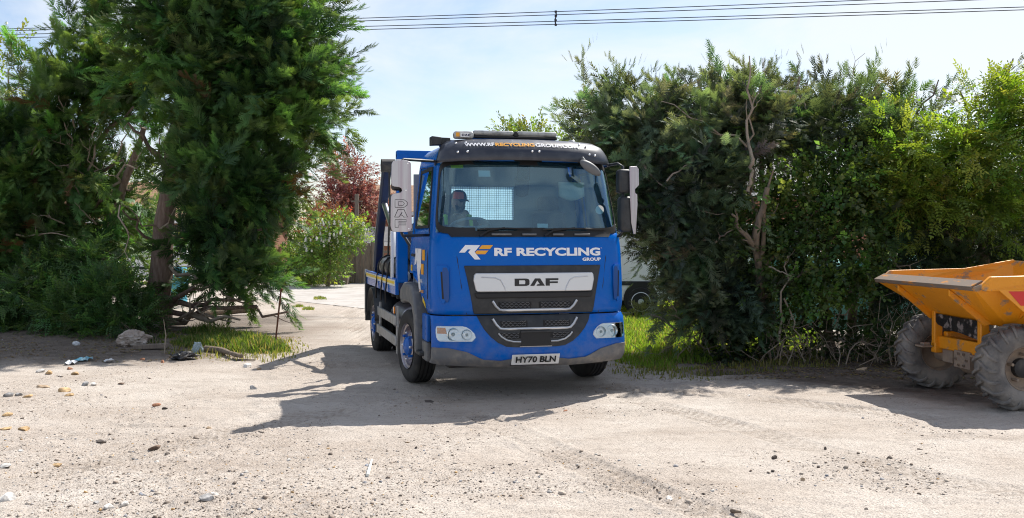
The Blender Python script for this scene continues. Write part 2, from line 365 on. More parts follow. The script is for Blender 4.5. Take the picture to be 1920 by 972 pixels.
gm = bpy.data.materials.new('dusty yard earth'); gm.use_nodes = True
t = gm.node_tree; b = t.nodes['Principled BSDF']; N = t.nodes.new; L = t.links.new
b.inputs['Roughness'].default_value = .95; b.inputs['Specular IOR Level'].default_value = .15
tc = N('ShaderNodeTexCoord')
def noise(sc_, det=6, rg=.6, vec=None):
    n = N('ShaderNodeTexNoise'); n.inputs['Scale'].default_value = sc_; n.inputs['Detail'].default_value = det; n.inputs['Roughness'].default_value = rg
    L(vec or tc.outputs['Object'], n.inputs['Vector']); return n.outputs['Fac']
def ramp(src, lo, hi, c0=(0, 0, 0, 1), c1=(1, 1, 1, 1)):
    r = N('ShaderNodeValToRGB'); r.color_ramp.elements[0].position = lo; r.color_ramp.elements[1].position = hi
    r.color_ramp.elements[0].color = c0; r.color_ramp.elements[1].color = c1; L(src, r.inputs['Fac']); return r.outputs['Color']
def mixc(f, a, b_, mode='MIX'):
    m_ = N('ShaderNodeMixRGB'); m_.blend_type = mode
    for s_, v in ((0, f), (1, a), (2, b_)):
        if isinstance(v, (int, float)): m_.inputs[s_].default_value = v
        elif isinstance(v, tuple): m_.inputs[s_].default_value = (*v, 1)
        else: L(v, m_.inputs[s_])
    return m_.outputs[0]
def mth(op, a, b_=0.0, clamp=False):
    m_ = N('ShaderNodeMath'); m_.operation = op; m_.use_clamp = clamp
    for s_, v in ((0, a), (1, b_)):
        if isinstance(v, (int, float)): m_.inputs[s_].default_value = v
        else: L(v, m_.inputs[s_])
    return m_.outputs[0]
sep = N('ShaderNodeSeparateXYZ'); L(tc.outputs['Object'], sep.inputs[0])
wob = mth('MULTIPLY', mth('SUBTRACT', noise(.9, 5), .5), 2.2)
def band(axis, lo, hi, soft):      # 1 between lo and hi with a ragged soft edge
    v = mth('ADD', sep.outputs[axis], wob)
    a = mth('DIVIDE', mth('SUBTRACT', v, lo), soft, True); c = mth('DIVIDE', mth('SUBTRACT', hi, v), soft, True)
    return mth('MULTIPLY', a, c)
base = mixc(ramp(noise(.55, 7, .65), .35, .68), (.430, .368, .312), (.555, .502, .445))
mpv = N('ShaderNodeMapping'); mpv.inputs['Scale'].default_value = (.35, 1.6, 1); mpv.inputs['Rotation'].default_value = (0, 0, R(-22)); L(tc.outputs['Object'], mpv.inputs['Vector'])
base = mixc(mth('MULTIPLY', ramp(noise(1.6, 8, .7, mpv.outputs['Vector']), .50, .72), .6), base, (.30, .245, .20))
base = mixc(mth('MULTIPLY', ramp(noise(9, 6, .7), .54, .72), .55), base, (.25, .21, .18))
base = mixc(ramp(noise(70, 3, .6), .60, .70), base, (.20, .17, .15))
base = mixc(mth('MULTIPLY', ramp(noise(38, 4, .7), .60, .72), .6), base, (.62, .59, .55))
att = N('ShaderNodeAttribute'); att.attribute_name = 'tint'; sat = N('ShaderNodeSeparateColor'); L(att.outputs['Color'], sat.inputs[0])
crumb = mth('MULTIPLY', mth('MULTIPLY', sat.outputs[0], ramp(noise(16, 7, .75), .42, .62)), .6)
base = mixc(crumb, base, mixc(ramp(noise(6, 5, .6), .4, .6), (.27, .215, .17), (.40, .335, .28)))
base = mixc(mth('MULTIPLY', sat.outputs[1], .55), base, (.24, .195, .155))
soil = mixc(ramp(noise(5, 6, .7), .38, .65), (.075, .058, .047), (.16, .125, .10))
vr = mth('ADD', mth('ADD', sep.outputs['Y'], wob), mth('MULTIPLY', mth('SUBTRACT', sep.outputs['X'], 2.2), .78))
right = mth('MULTIPLY', mth('MULTIPLY', mth('DIVIDE', mth('SUBTRACT', vr, 12.0), 1.0, True), band('Y', 5, 18.5, 1.0)), band('X', 1.7, 14, .9))  # hedge soil, carried further to paint the hedge's shade into the ground
left = mth('MULTIPLY', band('Y', 13.0, 23.0, 1.6), band('X', -16, -3.4, 1.6))  # conifer soil, widened to paint the tree shade into the ground colour
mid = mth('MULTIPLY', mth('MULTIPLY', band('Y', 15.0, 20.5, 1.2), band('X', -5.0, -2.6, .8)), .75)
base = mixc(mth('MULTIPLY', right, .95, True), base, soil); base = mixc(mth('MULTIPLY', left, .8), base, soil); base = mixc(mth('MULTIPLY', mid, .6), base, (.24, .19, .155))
far = mth('DIVIDE', mth('SUBTRACT', sep.outputs['Y'], 45.0), 6.0, True)
base = mixc(far, base, (.09, .13, .04))
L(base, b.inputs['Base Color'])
bp = N('ShaderNodeBump'); bp.inputs['Strength'].default_value = .85; bp.inputs['Distance'].default_value = .02
hsum = mth('ADD', mth('MULTIPLY', noise(28, 6, .7), .8), mth('MULTIPLY', ramp(noise(75, 3, .6), .52, .7), .45)); L(hsum, bp.inputs['Height']); L(bp.outputs['Normal'], b.inputs['Normal'])
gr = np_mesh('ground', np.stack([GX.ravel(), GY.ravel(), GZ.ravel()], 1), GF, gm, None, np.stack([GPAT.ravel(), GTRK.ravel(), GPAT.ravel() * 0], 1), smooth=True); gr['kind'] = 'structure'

# pale concrete drive beyond the gap, laid a few millimetres proud
M['drive'] = mat('pale concrete drive', (.42, .39, .36), .9, col2=(.33, .30, .27), nscale=1.2, bump=.2, bscale=40)
mb = MB()
dp = [G(530, 572), G(560, 566), G(690, 580), G(800, 580), G(900, 540), G(900, 527), G(700, 530), G(520, 533), G(470, 545)]
mb.add([(p.x, p.y, .008) for p in dp] , [tuple(range(len(dp)))])
tag(mb.build('driveway', M['drive'], fix=False), kind='structure')
for o_ in (bpy.data.objects['driveway'],):
    me = o_.data
    if me.polygons[0].normal.z < 0: me.flip_normals()

# ------------------------------------------------------------------ foliage generators
def tri_leaf(o, d, side, L_, w_):
    o = np.array(o, float); d = np.array(d, float); s = np.array(side, float)
    return [o + s * w_ / 2, o - s * w_ / 2, o + d * L_]
def spray(rs, L_=.22, nb=7, w_=.014):
    """a flat cypress spray in the XY plane pointing +Y"""
    out = []
    for k in range(nb):
        tpos = .08 + .80 * k / nb
        for sgn in (-1, 1):
            a = R(38 + rs.uniform(-7, 7)) * sgn; l_ = L_ * (.50 * (1 - tpos) + .13) * rs.uniform(.8, 1.2)
            d = np.array([math.sin(a), math.cos(a), rs.uniform(-.18, .05)])
            out.append((tri_leaf((0, tpos * L_, 0), d, (math.cos(a), -math.sin(a), 0), l_, w_), tpos))
    out.append((tri_leaf((0, L_ * .35, 0), (0, 1, -.05), (1, 0, 0), L_ * .7, w_ * .9), 1.0))
    return out
def plume_template(seed, L_=.85, n=13, sL=.31, w_=.030, droop=.12):
    rs = random.Random(seed); V = []; T = []
    sprs = [spray(rs, 1.0, 5, w_ / sL) for _ in range(3)]
    for i in range(n):
        tt = (i + .5) / n; base = np.array([0, tt * L_, -droop * tt * tt + .05 * math.sin(tt * 4)])
        az = (i * 137.5 + rs.uniform(-30, 30)); a = R(az); open_ = R(48 - 30 * tt + rs.uniform(-8, 8))
        d = np.array([math.cos(a) * math.sin(open_), math.cos(open_), math.sin(a) * math.sin(open_) * .75]); d /= np.linalg.norm(d)
        if i == n - 1: d = np.array([0, 1, -.1]); d /= np.linalg.norm(d)
        x = np.cross(d, [0, 0, 1]); x /= np.linalg.norm(x) + 1e-9; z = np.cross(x, d)
        ro = rs.uniform(-.6, .6); x, z = x * math.cos(ro) + z * math.sin(ro), z * math.cos(ro) - x * math.sin(ro)
        s = sL * (1.15 - .45 * tt) * rs.uniform(.8, 1.25)
        for tri, tp in sprs[i % 3]:
            for p in tri: V.append(base + (x * p[0] + d * p[1] + z * p[2]) * s)
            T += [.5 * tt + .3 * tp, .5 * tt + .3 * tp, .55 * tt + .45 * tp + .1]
    V = np.array(V); F = np.arange(len(V)).reshape(-1, 3); return V, F, np.clip(np.array(T), 0, 1)
def leaf_tris(o, d, nrm, L_, w_):
    s = np.cross(d, nrm); s /= np.linalg.norm(s) + 1e-9
    a = o; b1 = o + d * L_ * .45 + s * w_ / 2 + nrm * w_ * .12; c = o + d * L_ - nrm * L_ * .08; b2 = o + d * L_ * .45 - s * w_ / 2 + nrm * w_ * .12
    return [a, b1, c, a, c, b2]
def twig_template(seed, L_=.45, n=12, lL=.09, lW=.06, spread=60, pinnate=False):
    rs = random.Random(seed); V = []; T = []
    for i in range(n):
        tt = (i + .6) / n; base = np.array([.03 * math.sin(tt * 5 + seed), tt * L_, -.10 * L_ * tt * tt])
        az = R(i * 137.5 + rs.uniform(-25, 25)); op = R(spread * (1 - .5 * tt) + rs.uniform(-12, 12))
        d = np.array([math.cos(az) * math.sin(op), math.cos(op), math.sin(az) * math.sin(op) * .6 - .15]); d /= np.linalg.norm(d)
        up = np.array([rs.uniform(-.5, .5), rs.uniform(-.3, .6), 1.0]); nn = up - d * np.dot(up, d); nn /= np.linalg.norm(nn)
        if pinnate:
            ll = lL * rs.uniform(2.6, 3.4); sd = np.cross(d, nn)
            for k in range(5):
                q = base + d * ll * (.15 + .19 * k) - nn * ll * .2 * (.2 * k) ** 2
                for sg in (-1, 1):
                    dd = d * .55 + sd * sg * .83; V += leaf_tris(q, dd, nn, lL * (1 - .1 * k), lW * .8); T += [.4 + .5 * tt] * 6
            V += leaf_tris(base + d * ll, d, nn, lL, lW * .8); T += [.6 + .4 * tt] * 6
        else:
            V += leaf_tris(base + d * .03, d, nn, lL * (f_ := rs.uniform(.45, 1.35)), lW * f_ * rs.uniform(.8, 1.15)); T += [.3 + .5 * tt + .2 * rs.random()] * 6
    V = np.array(V); F = np.arange(len(V)).reshape(-1, 3); return V, F, np.clip(np.array(T), 0, 1)
CYP = [plume_template(s) for s in (1, 2, 3, 4)]
CYPS = [plume_template(s, .6, 10, .24, .024) for s in (5, 6, 7)]
CYPD = [plume_template(s, .72, 11, .25, .022, .26) for s in (8, 9, 10)]
BROAD = [twig_template(s) for s in (1, 2, 3)]
IVY = [twig_template(s, .4, 12, .10, .088, 70) for s in (4, 5, 6)]
ELDER = [twig_template(s, .48, 6, .10, .050, 62, True) for s in (7, 8, 9)]
FERN = [twig_template(s, .5, 7, .10, .050, 66, True) for s in (10, 11, 12)]
TINY = [twig_template(s, .9, 22, .12, .075, 65) for s in (13, 14)]

def clump_up(Pn, Dn, rs, k, spread, depth):
    P2 = np.repeat(Pn, k, 0); D2 = np.repeat(Dn, k, 0); m_ = len(P2)
    D2 = D2 + np.repeat(rs.normal(size=Pn.shape) * .25, k, 0); D2[:, 2] += .15; D2 /= np.linalg.norm(D2, axis=1)[:, None]
    off = rs.normal(size=(m_, 3)) * spread; off[:, 2] *= .55
    return P2 + D2 * (rs.random((m_, 1)) * 1.2 - .8) * depth + off, D2 + rs.normal(size=D2.shape) * .22
def sample_lobes(lobes, n, rs, shell=(.55, 1.0), holes=()):
    """lobes: (cx,cy,Y, rx_px, ry_px, depth_m) in the photograph's own pixels at distance Y"""
    wts = np.array([l[3] * l[4] for l in lobes], float); wts /= wts.sum(); P_, D_ = [], []
    for l, c in zip(lobes, rs.multinomial(n, wts)):
        ctr = np.array(P(l[0], l[1], l[2])); s = l[2] / FPX; rad = np.array([l[3] * s, l[5], l[4] * s])
        d = rs.normal(size=(c, 3)); d /= np.linalg.norm(d, axis=1)[:, None]
        r = shell[0] + (shell[1] - shell[0]) * rs.random(c) ** .7
        P_.append(ctr + d * rad * r[:, None]); q = d / rad; D_.append(q / np.linalg.norm(q, axis=1)[:, None])
    P_ = np.concatenate(P_); D_ = np.concatenate(D_); keep = P_[:, 2] > .05
    for h in holes:
        px = CX + P_[:, 0] / P_[:, 1] * FPX; py = HY - (P_[:, 2] - CAMH) / P_[:, 1] * FPX
        keep &= ~((((px - h[0]) / h[2]) ** 2 + ((py - h[1]) / h[3]) ** 2 < 1) & (rs.random(len(P_)) < h[4]))
    return P_[keep], D_[keep]
def scatter(tmpl, Pn, Dn, rs, size=(.8, 1.25), up=.35, jit=.45, c0=(.03, .07, .02), c1=(.07, .13, .03), cvar=.25, brown=0.0, bias=None):
    d = Dn + rs.normal(size=Dn.shape) * jit; d[:, 2] += up
    if bias is not None: d += np.array(bias)
    d /= np.linalg.norm(d, axis=1)[:, None]
    upv = np.tile([0, 0, 1.0], (len(d), 1)) + rs.normal(size=d.shape) * .35
    x = np.cross(d, upv); x /= np.linalg.norm(x, axis=1)[:, None] + 1e-9; z = np.cross(x, d)
    s = rs.uniform(*size, len(d)); which = rs.integers(0, len(tmpl), len(d)); Vs, Cs = [], []
    cl = .5 + 1.1 * np.array([fbm(np.array([p[0] * .9 + 31]), np.array([p[2] * .9 + p[1] * .5 + 7]), 2)[0] for p in Pn]) if len(Pn) else np.zeros(0)
    for k, (V, F, T) in enumerate(tmpl):
        m_ = which == k
        if not m_.any(): continue
        q = (V[None, :, 0:1] * x[m_][:, None, :] + V[None, :, 1:2] * d[m_][:, None, :] + V[None, :, 2:3] * z[m_][:, None, :]) * s[m_][:, None, None] + Pn[m_][:, None, :]
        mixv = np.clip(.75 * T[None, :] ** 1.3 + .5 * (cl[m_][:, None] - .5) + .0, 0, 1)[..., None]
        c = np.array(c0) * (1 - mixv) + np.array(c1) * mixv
        c = c * (1 + cvar * rs.normal(size=(m_.sum(), 1, 1))).clip(.45, 1.7) * (1 + .12 * rs.normal(size=(m_.sum(), 1, 3))).clip(.7, 1.35)
        if brown:
            bm_ = rs.random(m_.sum()) < brown; c[bm_] = np.array((.15, .09, .05)) * rs.uniform(.7, 1.2, (bm_.sum(), 1, 1))
        Vs.append(q.reshape(-1, 3)); Cs.append(c.reshape(-1, 3))
    V = np.concatenate(Vs); C = np.concatenate(Cs); return V, np.arange(len(V)).reshape(-1, 3), C
def wiggle(a, b, n, amp, rnd, sag=0.0):
    a, b = Vector(a), Vector(b); L_ = (b - a).length; out = []
    for i in range(n + 1):
        t_ = i / n; e = 4 * t_ * (1 - t_)
        out.append(a.lerp(b, t_) + Vector((rnd.uniform(-1, 1), rnd.uniform(-1, 1), rnd.uniform(-1, 1))) * amp * L_ * min(1, e * 1.5) - Vector((0, 0, sag * e)))
    return out
def limb(mbx, a, b, r0, r1, rnd, n=7, amp=.05, kids=3, sag=0.0, sides=7, mi=0):
    pts = wiggle(a, b, n, amp, rnd, sag); mbx.tube(pts, [r0 + (r1 - r0) * (i / n) for i in range(n + 1)], sides, mi)
    L_ = (Vector(b) - Vector(a)).length
    for _ in range(kids):
        i = rnd.randint(2, n - 1); d = (pts[i] - pts[i - 1]).normalized() + Vector((rnd.uniform(-1, 1), rnd.uniform(-1, 1), rnd.uniform(-.4, .9))) * .8
        e = pts[i] + d.normalized() * L_ * rnd.uniform(.16, .30); rr = (r0 + (r1 - r0) * i / n) * .5
        mbx.tube(wiggle(pts[i], e, 4, .07, rnd), [rr, rr * .8, rr * .6, rr * .45, rr * .25], 5, mi)

def tree(name, label, cat, base, lobes, n, tmpl, mat_leaf, trunk_fn, seed, bark='bark', group=None, shell=(.55, 1.0), holes=(), extra=None, clump=None, **kw):
    rs = np.random.default_rng(seed); root = thing(name, label, cat, base, 0, group)
    mbx = MB(); trunk_fn(mbx, random.Random(seed))
    mbx.v = [(p[0] - base[0], p[1] - base[1], p[2] - base[2]) for p in mbx.v]
    mbx.build('trunk', [M[bark], M['twig']], root, smooth=60, fix=False)
    Pn, Dn = sample_lobes(lobes, n // (clump[0] if clump else 1), rs, shell, holes)
    if clump: Pn, Dn = clump_up(Pn, Dn, rs, *clump)
    V, F, C = scatter(tmpl, Pn, Dn, rs, **kw)
    if extra:
        for (pts_, tm_, k2) in extra:
            if len(pts_):
                V2, F2, C2 = scatter(tm_, *pts_, rs, **k2); F = np.concatenate([F, F2 + len(V)]); V = np.concatenate([V, V2]); C = np.concatenate([C, C2])
    lo = V[:, 2] < .03; V[lo, 2] = .03 + .02 * rs.random(lo.sum())
    np_mesh('crown', V - np.array(base), F, mat_leaf, root, C)
    return root
def trunk_path(pts, r0, r1, limbs=(), sides=12):
    """pts [(px,py,Y)], limbs [(i along trunk 0..1, (px,py,Y) tip, r)]"""
    def fn(mbx, rnd):
        q = [P(*p) for p in pts]; q[0].z = gz(q[0].x, q[0].y) - .05
        n = 14; path = []
        for i in range(n + 1):
            u = i / n * (len(q) - 1); k = min(int(u), len(q) - 2); path.append(q[k].lerp(q[k + 1], u - k) + Vector((rnd.uniform(-1, 1), rnd.uniform(-1, 1), 0)) * r0 * .12)
        rad = [(r0 + (r1 - r0) * (i / n)) * (1 + .35 * math.exp(-i * .9)) * rnd.uniform(.93, 1.07) for i in range(n + 1)]
        mbx.tube(path, rad, sides)
        for (f, tip, r) in limbs:
            a = path[min(n, max(0, int(round(f * n))))]; limb(mbx, a, P(*tip), r, r * .3, rnd, kids=4)
    return fn

# ------------------------------------------------------------------ the skip lorry (local frame: x across, y towards its tail, z up)
TY0 = 10.8; TX0 = (1003 - CX) / FPX * TY0
lorry = thing('skip_lorry', 'bright blue skip loader lorry with black grille pulling into the yard between the hedges', 'lorry', (TX0, TY0, 0), R(14.5))
class Surf:
    def __init__(s, zs, yfs, hws, D, n=3.0): s.zs, s.yfs, s.hws, s.D, s.n = zs, yfs, hws, D, n
    def yf(s, z): return float(np.interp(z, s.zs, s.yfs))
    def hw(s, z): return float(np.interp(z, s.zs, s.hws))
    def y(s, x, z):
        q = min(1.0, abs(x) / s.hw(z)); return s.yf(z) + s.D * (1 - (1 - q ** s.n) ** (1 / s.n))
    def at(s, th, z):      # th in -90..90 degrees round the nose
        h = s.hw(z); a = R(abs(th)); x = h * math.sin(a) ** (2 / s.n); y = s.yf(z) + s.D * (1 - max(0, math.cos(a)) ** (2 / s.n))
        return (math.copysign(x, th), y, z)
CAB = Surf([.90, 1.0, 1.3, 1.6, 1.72, 1.78, 2.0, 2.3, 2.56, 2.66, 2.72, 2.77, 2.79], [.015, 0, .012, .035, .055, .085, .135, .21, .285, .33, .40, .54, .70],
           [1.095, 1.105, 1.105, 1.098, 1.088, 1.072, 1.05, 1.015, .985, .965, .935, .88, .80], .34)
BUM = Surf([.30, .36, .42, .60, .85, .90], [.09, .02, -.02, -.035, -.01, .03], [1.05, 1.10, 1.125, 1.13, 1.12, 1.10], .40, 3.4)
VIS = Surf([2.565, 2.60, 2.68, 2.76, 2.81, 2.83], [.175, .165, .185, .25, .36, .52], [1.01, 1.01, .985, .94, .88, .82], .36, 3.0)
def colpatch(name, S, x0, x1, zlo, zhi, mt, off=.006, depth=.03, nu=24, nv=4, parent=lorry, smooth=40, bevel=0, zslope=0):
    """a slab that follows surface S: columns x0..x1, bottom and top given as functions of x (or numbers)"""
    fl = zlo if callable(zlo) else (lambda x: zlo); fh = zhi if callable(zhi) else (lambda x: zhi)
    a0 = math.copysign(math.asin(min(1, abs(x0) / S.hw(1)) ** (S.n / 2)), x0); a1 = math.copysign(math.asin(min(1, abs(x1) / S.hw(1)) ** (S.n / 2)), x1)
    m = MB(); out = []
    for o_ in (off, off - depth):
        for j in range(nv + 1):
            for i in range(nu + 1):
                a = a0 + (a1 - a0) * i / nu; x = math.copysign(S.hw(1) * math.sin(abs(a)) ** (2 / S.n), a); z = fl(x) + (fh(x) - fl(x)) * j / nv
                x2 = math.copysign(min(abs(x), S.hw(z) * .9999), x); out.append((x2, S.y(x2, z) - o_, z))
    K = (nu + 1) * (nv + 1); q = lambda i, j, k: k * K + j * (nu + 1) + i
    fs_ = []
    for j in range(nv):
        for i in range(nu):
            fs_ += [(q(i, j, 0), q(i + 1, j, 0), q(i + 1, j + 1, 0), q(i, j + 1, 0)), (q(i, j, 1), q(i, j + 1, 1), q(i + 1, j + 1, 1), q(i + 1, j, 1))]
    for i in range(nu): fs_ += [(q(i, 0, 0), q(i, 0, 1), q(i + 1, 0, 1), q(i + 1, 0, 0)), (q(i, nv, 0), q(i + 1, nv, 0), q(i + 1, nv, 1), q(i, nv, 1))]
    for j in range(nv): fs_ += [(q(0, j, 0), q(0, j + 1, 0), q(0, j + 1, 1), q(0, j, 1)), (q(nu, j, 0), q(nu, j, 1), q(nu, j + 1, 1), q(nu, j + 1, 0))]
    m.add(out, fs_); return m.build(name, mt, parent, smooth=smooth, bevel=bevel)
def rowpatch(name, S, rows, mt, off=.006, depth=.03, nu=24, parent=lorry, smooth=40, bevel=0):
    """rows: [(z, xl, xr)] from bottom to top"""
    m = MB(); out = []; nv = len(rows) - 1
    for o_ in (off, off - depth):
        for (z, xl, xr) in rows:
            for i in range(nu + 1):
                x = xl + (xr - xl) * i / nu; out.append((x, S.y(x, z) - o_, z))
    K = (nu + 1) * (nv + 1); q = lambda i, j, k: k * K + j * (nu + 1) + i; fs_ = []
    for j in range(nv):
        for i in range(nu):
            fs_ += [(q(i, j, 0), q(i + 1, j, 0), q(i + 1, j + 1, 0), q(i, j + 1, 0)), (q(i, j, 1), q(i, j + 1, 1), q(i + 1, j + 1, 1), q(i + 1, j, 1))]
    for i in range(nu): fs_ += [(q(i, 0, 0), q(i, 0, 1), q(i + 1, 0, 1), q(i + 1, 0, 0)), (q(i, nv, 0), q(i + 1, nv, 0), q(i + 1, nv, 1), q(i, nv, 1))]
    for j in range(nv): fs_ += [(q(0, j, 0), q(0, j + 1, 0), q(0, j + 1, 1), q(0, j, 1)), (q(nu, j, 0), q(nu, j, 1), q(nu, j + 1, 1), q(nu, j + 1, 0))]
    m.add(out, fs_); return m.build(name, mt, parent, smooth=smooth, bevel=bevel)
def interp(ps):
    xs_, zs_ = [p[0] for p in ps], [p[1] for p in ps]
    return lambda x: float(np.interp(x, xs_, zs_))

# cab shell with real openings for the windscreen, the door windows and the rear window
YB = 1.72
THS = [-90 + 180 * i / 44 for i in range(45)]
ZR = [.90, .95, 1.0, 1.1, 1.2, 1.3, 1.4, 1.5, 1.6, 1.68, 1.72, 1.75, 1.785, 1.84, 1.9, 2.0, 2.1, 2.2, 2.3, 2.4, 2.46, 2.52, 2.57, 2.62, 2.66, 2.69, 2.72, 2.745, 2.77, 2.79]
ST = [0, .04, .09, .15, .3, .45, .6, .72, .80, .86, .93, 1.0]
def zbot(y): return float(np.interp(y, [.5, .72, 1.15, 1.3], [.90, .98, 1.26, 1.30]))
m = MB(); ncol = len(ST) * 2 + len(THS) - 2
for z in ZR:
    row = []
    ys_ = CAB.yf(z) + CAB.D; h = CAB.hw(z)
    row += [(-h, ys_ + (YB - ys_) * t_, z) for t_ in ST[:0:-1]]
    row += [CAB.at(th, z) for th in THS]
    row += [(h, ys_ + (YB - ys_) * t_, z) for t_ in ST[1:]]
    m.v += [(x, y, max(z, zbot(y))) for (x, y, z) in row]
nc = len(m.v) // len(ZR); ns = len(ST) - 1
for j in range(len(ZR) - 1):
    zc = (ZR[j] + ZR[j + 1]) / 2
    for i in range(nc - 1):
        front_ = ns <= i < nc - 1 - ns
        if front_:
            th = (THS[i - ns] + THS[i - ns + 1]) / 2
            if 1.785 < zc < 2.57 and abs(th) < 74: continue
        else:
            k = (ns - 1 - i) if i < ns else (i - (nc - 1 - ns)); t_ = (ST[k] + ST[k + 1]) / 2
            if 1.84 < zc < 2.52 and .09 < t_ < .80: continue
        m.f.append((j * nc + i, j * nc + i + 1, (j + 1) * nc + i + 1, (j + 1) * nc + i)); m.m.append(0)
top = (len(ZR) - 1) * nc; m.f.append(tuple(range(top, top + nc))); m.m.append(0)
cabo = m.build('cab_body', M['blue'], lorry, smooth=38, merge=.0008)
md = cabo.modifiers.new('solid', 'SOLIDIFY'); md.thickness = .035; md.offset = -1
m = MB()      # rear bulkhead with window opening, cab floor, pillars trim
wl, wr, wb, wt = -.60, .20, 1.95, 2.36
for (x0, x1, z0, z1) in ((-1.06, wl, 1.0, 2.5), (wr, 1.06, 1.0, 2.5), (wl, wr, 1.0, wb), (wl, wr, wt, 2.5)):
    m.box(((x0 + x1) / 2, YB - .03, (z0 + z1) / 2), (x1 - x0, .05, z1 - z0))
m.box((0, YB - .03, 2.63), (1.86, .05, .26), taper=(.93, 1))
m.box((0, 1.0, 1.18), (2.1, 1.45, .05))
m.build('cab_interior', M['interior'], lorry)
m = MB(); m.add([(wl, YB - .02, wb), (wr, YB - .02, wb), (wr, YB - .02, wt), (wl, YB - .02, wt)], [(0, 1, 2, 3)]); m.build('rear_window', M['dustyglass'], lorry, fix=False)
m = MB()
for i in range(29): m.box((wl + (wr - wl) * i / 28, YB - .062, (wb + wt) / 2), (.003, .004, wt - wb))
for i in range(16): m.box(((wl + wr) / 2, YB - .062, wb + (wt - wb) * i / 15), (wr - wl, .004, .003))
m.build('rear_window_guard', M['black'], lorry, fix=False)
m = MB(); m.box((0, 1.05, 2.665), (1.7, 1.2, .02)); m.box((0, .62, 2.60), (1.66, .30, .03), Matrix.Rotation(R(-12), 3, 'X')); m.build('headlining', M['headlin'], lorry)

# windscreen: black border, glass
def ws_pt(u, v, off):
    z = 1.765 + (2.59 - 1.765) * v; th = -76 + 152 * u
    x, y, z = CAB.at(th, z); return (x, y - off, z)
m = MB(); NU, NV = 60, 24
pts_, fs_ = [], []
for j in range(NV + 1):
    for i in range(NU + 1): pts_.append(ws_pt(i / NU, j / NV, .006))
def inside_glass(u, v):   # rounded rectangle in u,v (aspect about 2.6)
    x, y = abs(u - .5) * 2.6, abs(v - .5); bx, by, r_ = 1.3 - .085, .5 - .075, .13
    dx, dy = max(0, x - (bx - r_)), max(0, y - (by - r_)); return x < bx and y < by and math.hypot(dx, dy) < r_
def rr(u, v, s):
    return u, v
border_in, border_out = [], []
NB = 96
for k in range(NB):
    a = 2 * math.pi * k / NB; c_, s_ = math.cos(a), math.sin(a)
    # superellipse outlines in u,v
    e = 2 / 7.0
    su = math.copysign(abs(c_) ** e, c_); sv = math.copysign(abs(s_) ** e, s_)
    vi = .515 + .437 * sv if sv < 0 else .515 + .425 * sv
    border_in.append((.5 + .472 * su, .5 + .415 * sv + (.01 if sv > 0 else -.0))); border_out.append((.5 + .5 * su, .5 + .5 * sv))
for (u, v) in border_in: m.v.append(ws_pt(u, v, .010))
for (u, v) in border_out: m.v.append(ws_pt(u, v, .010))
for (u, v) in border_out: m.v.append(ws_pt(u, v, -.03))
for (u, v) in border_in: m.v.append(ws_pt(u, v, -.03))
for k in range(NB):
    q = (k + 1) % NB
    for a, b_ in ((0, 1), (1, 2), (2, 3), (3, 0)): m.f.append((a * NB + k, a * NB + q, b_ * NB + q, b_ * NB + k)); m.m.append(0)
m.build('windscreen_surround', M['black'], lorry, smooth=40)
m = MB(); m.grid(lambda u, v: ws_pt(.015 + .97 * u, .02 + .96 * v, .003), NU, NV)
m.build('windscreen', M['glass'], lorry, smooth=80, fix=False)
# corner fill between cab opening and the surround
def side_window(sg):
    def pt(t_, z): ys_ = CAB.yf(z) + CAB.D; return (sg * (CAB.hw(z) + .003), ys_ + (YB - ys_) * t_, z)
    m = MB(); m.grid(lambda u, v: pt(.085 + .72 * u, 1.835 + .69 * v), 10, 8); m.build('side_window', M['sideglass'], lorry, smooth=60, fix=False)
    m = MB(); ring = [(.085, 1.835), (.805, 1.835), (.805, 2.525), (.085, 2.525)]; inn = [(.115, 1.865), (.775, 1.865), (.775, 2.49), (.125, 2.49)]
    for k in range(4):
        a, b_, c_, d_ = ring[k], ring[(k + 1) % 4], inn[(k + 1) % 4], inn[k]
        m.add([pt(*p) for p in (a, b_, c_, d_)], [(0, 1, 2, 3)])
    o = m.build('window_seal', M['black'], lorry, fix=False); md = o.modifiers.new('s', 'SOLIDIFY'); md.thickness = .014; md.offset = 0
side_window(-1); side_window(1)
for sg in (-1, 1):
    m = MB()   # door shut lines and handle
    def sp(t_, z): ys_ = CAB.yf(z) + CAB.D; return (sg * (CAB.hw(z) + .002), ys_ + (YB - ys_) * t_, z)
    m.tube([sp(.05, 1.05), sp(.05, 1.5), sp(.05, 1.84), sp(.09, 2.52), sp(.84, 2.56), sp(.87, 1.9), sp(.87, 1.35)], .006, 5)
    m.build('door_seam', M['black'], lorry)
    m = MB(); m.box((sg * 1.118, 1.36, 1.52), (.03, .16, .035)); m.build('door_handle', M['blackpl'], lorry, bevel=.008)

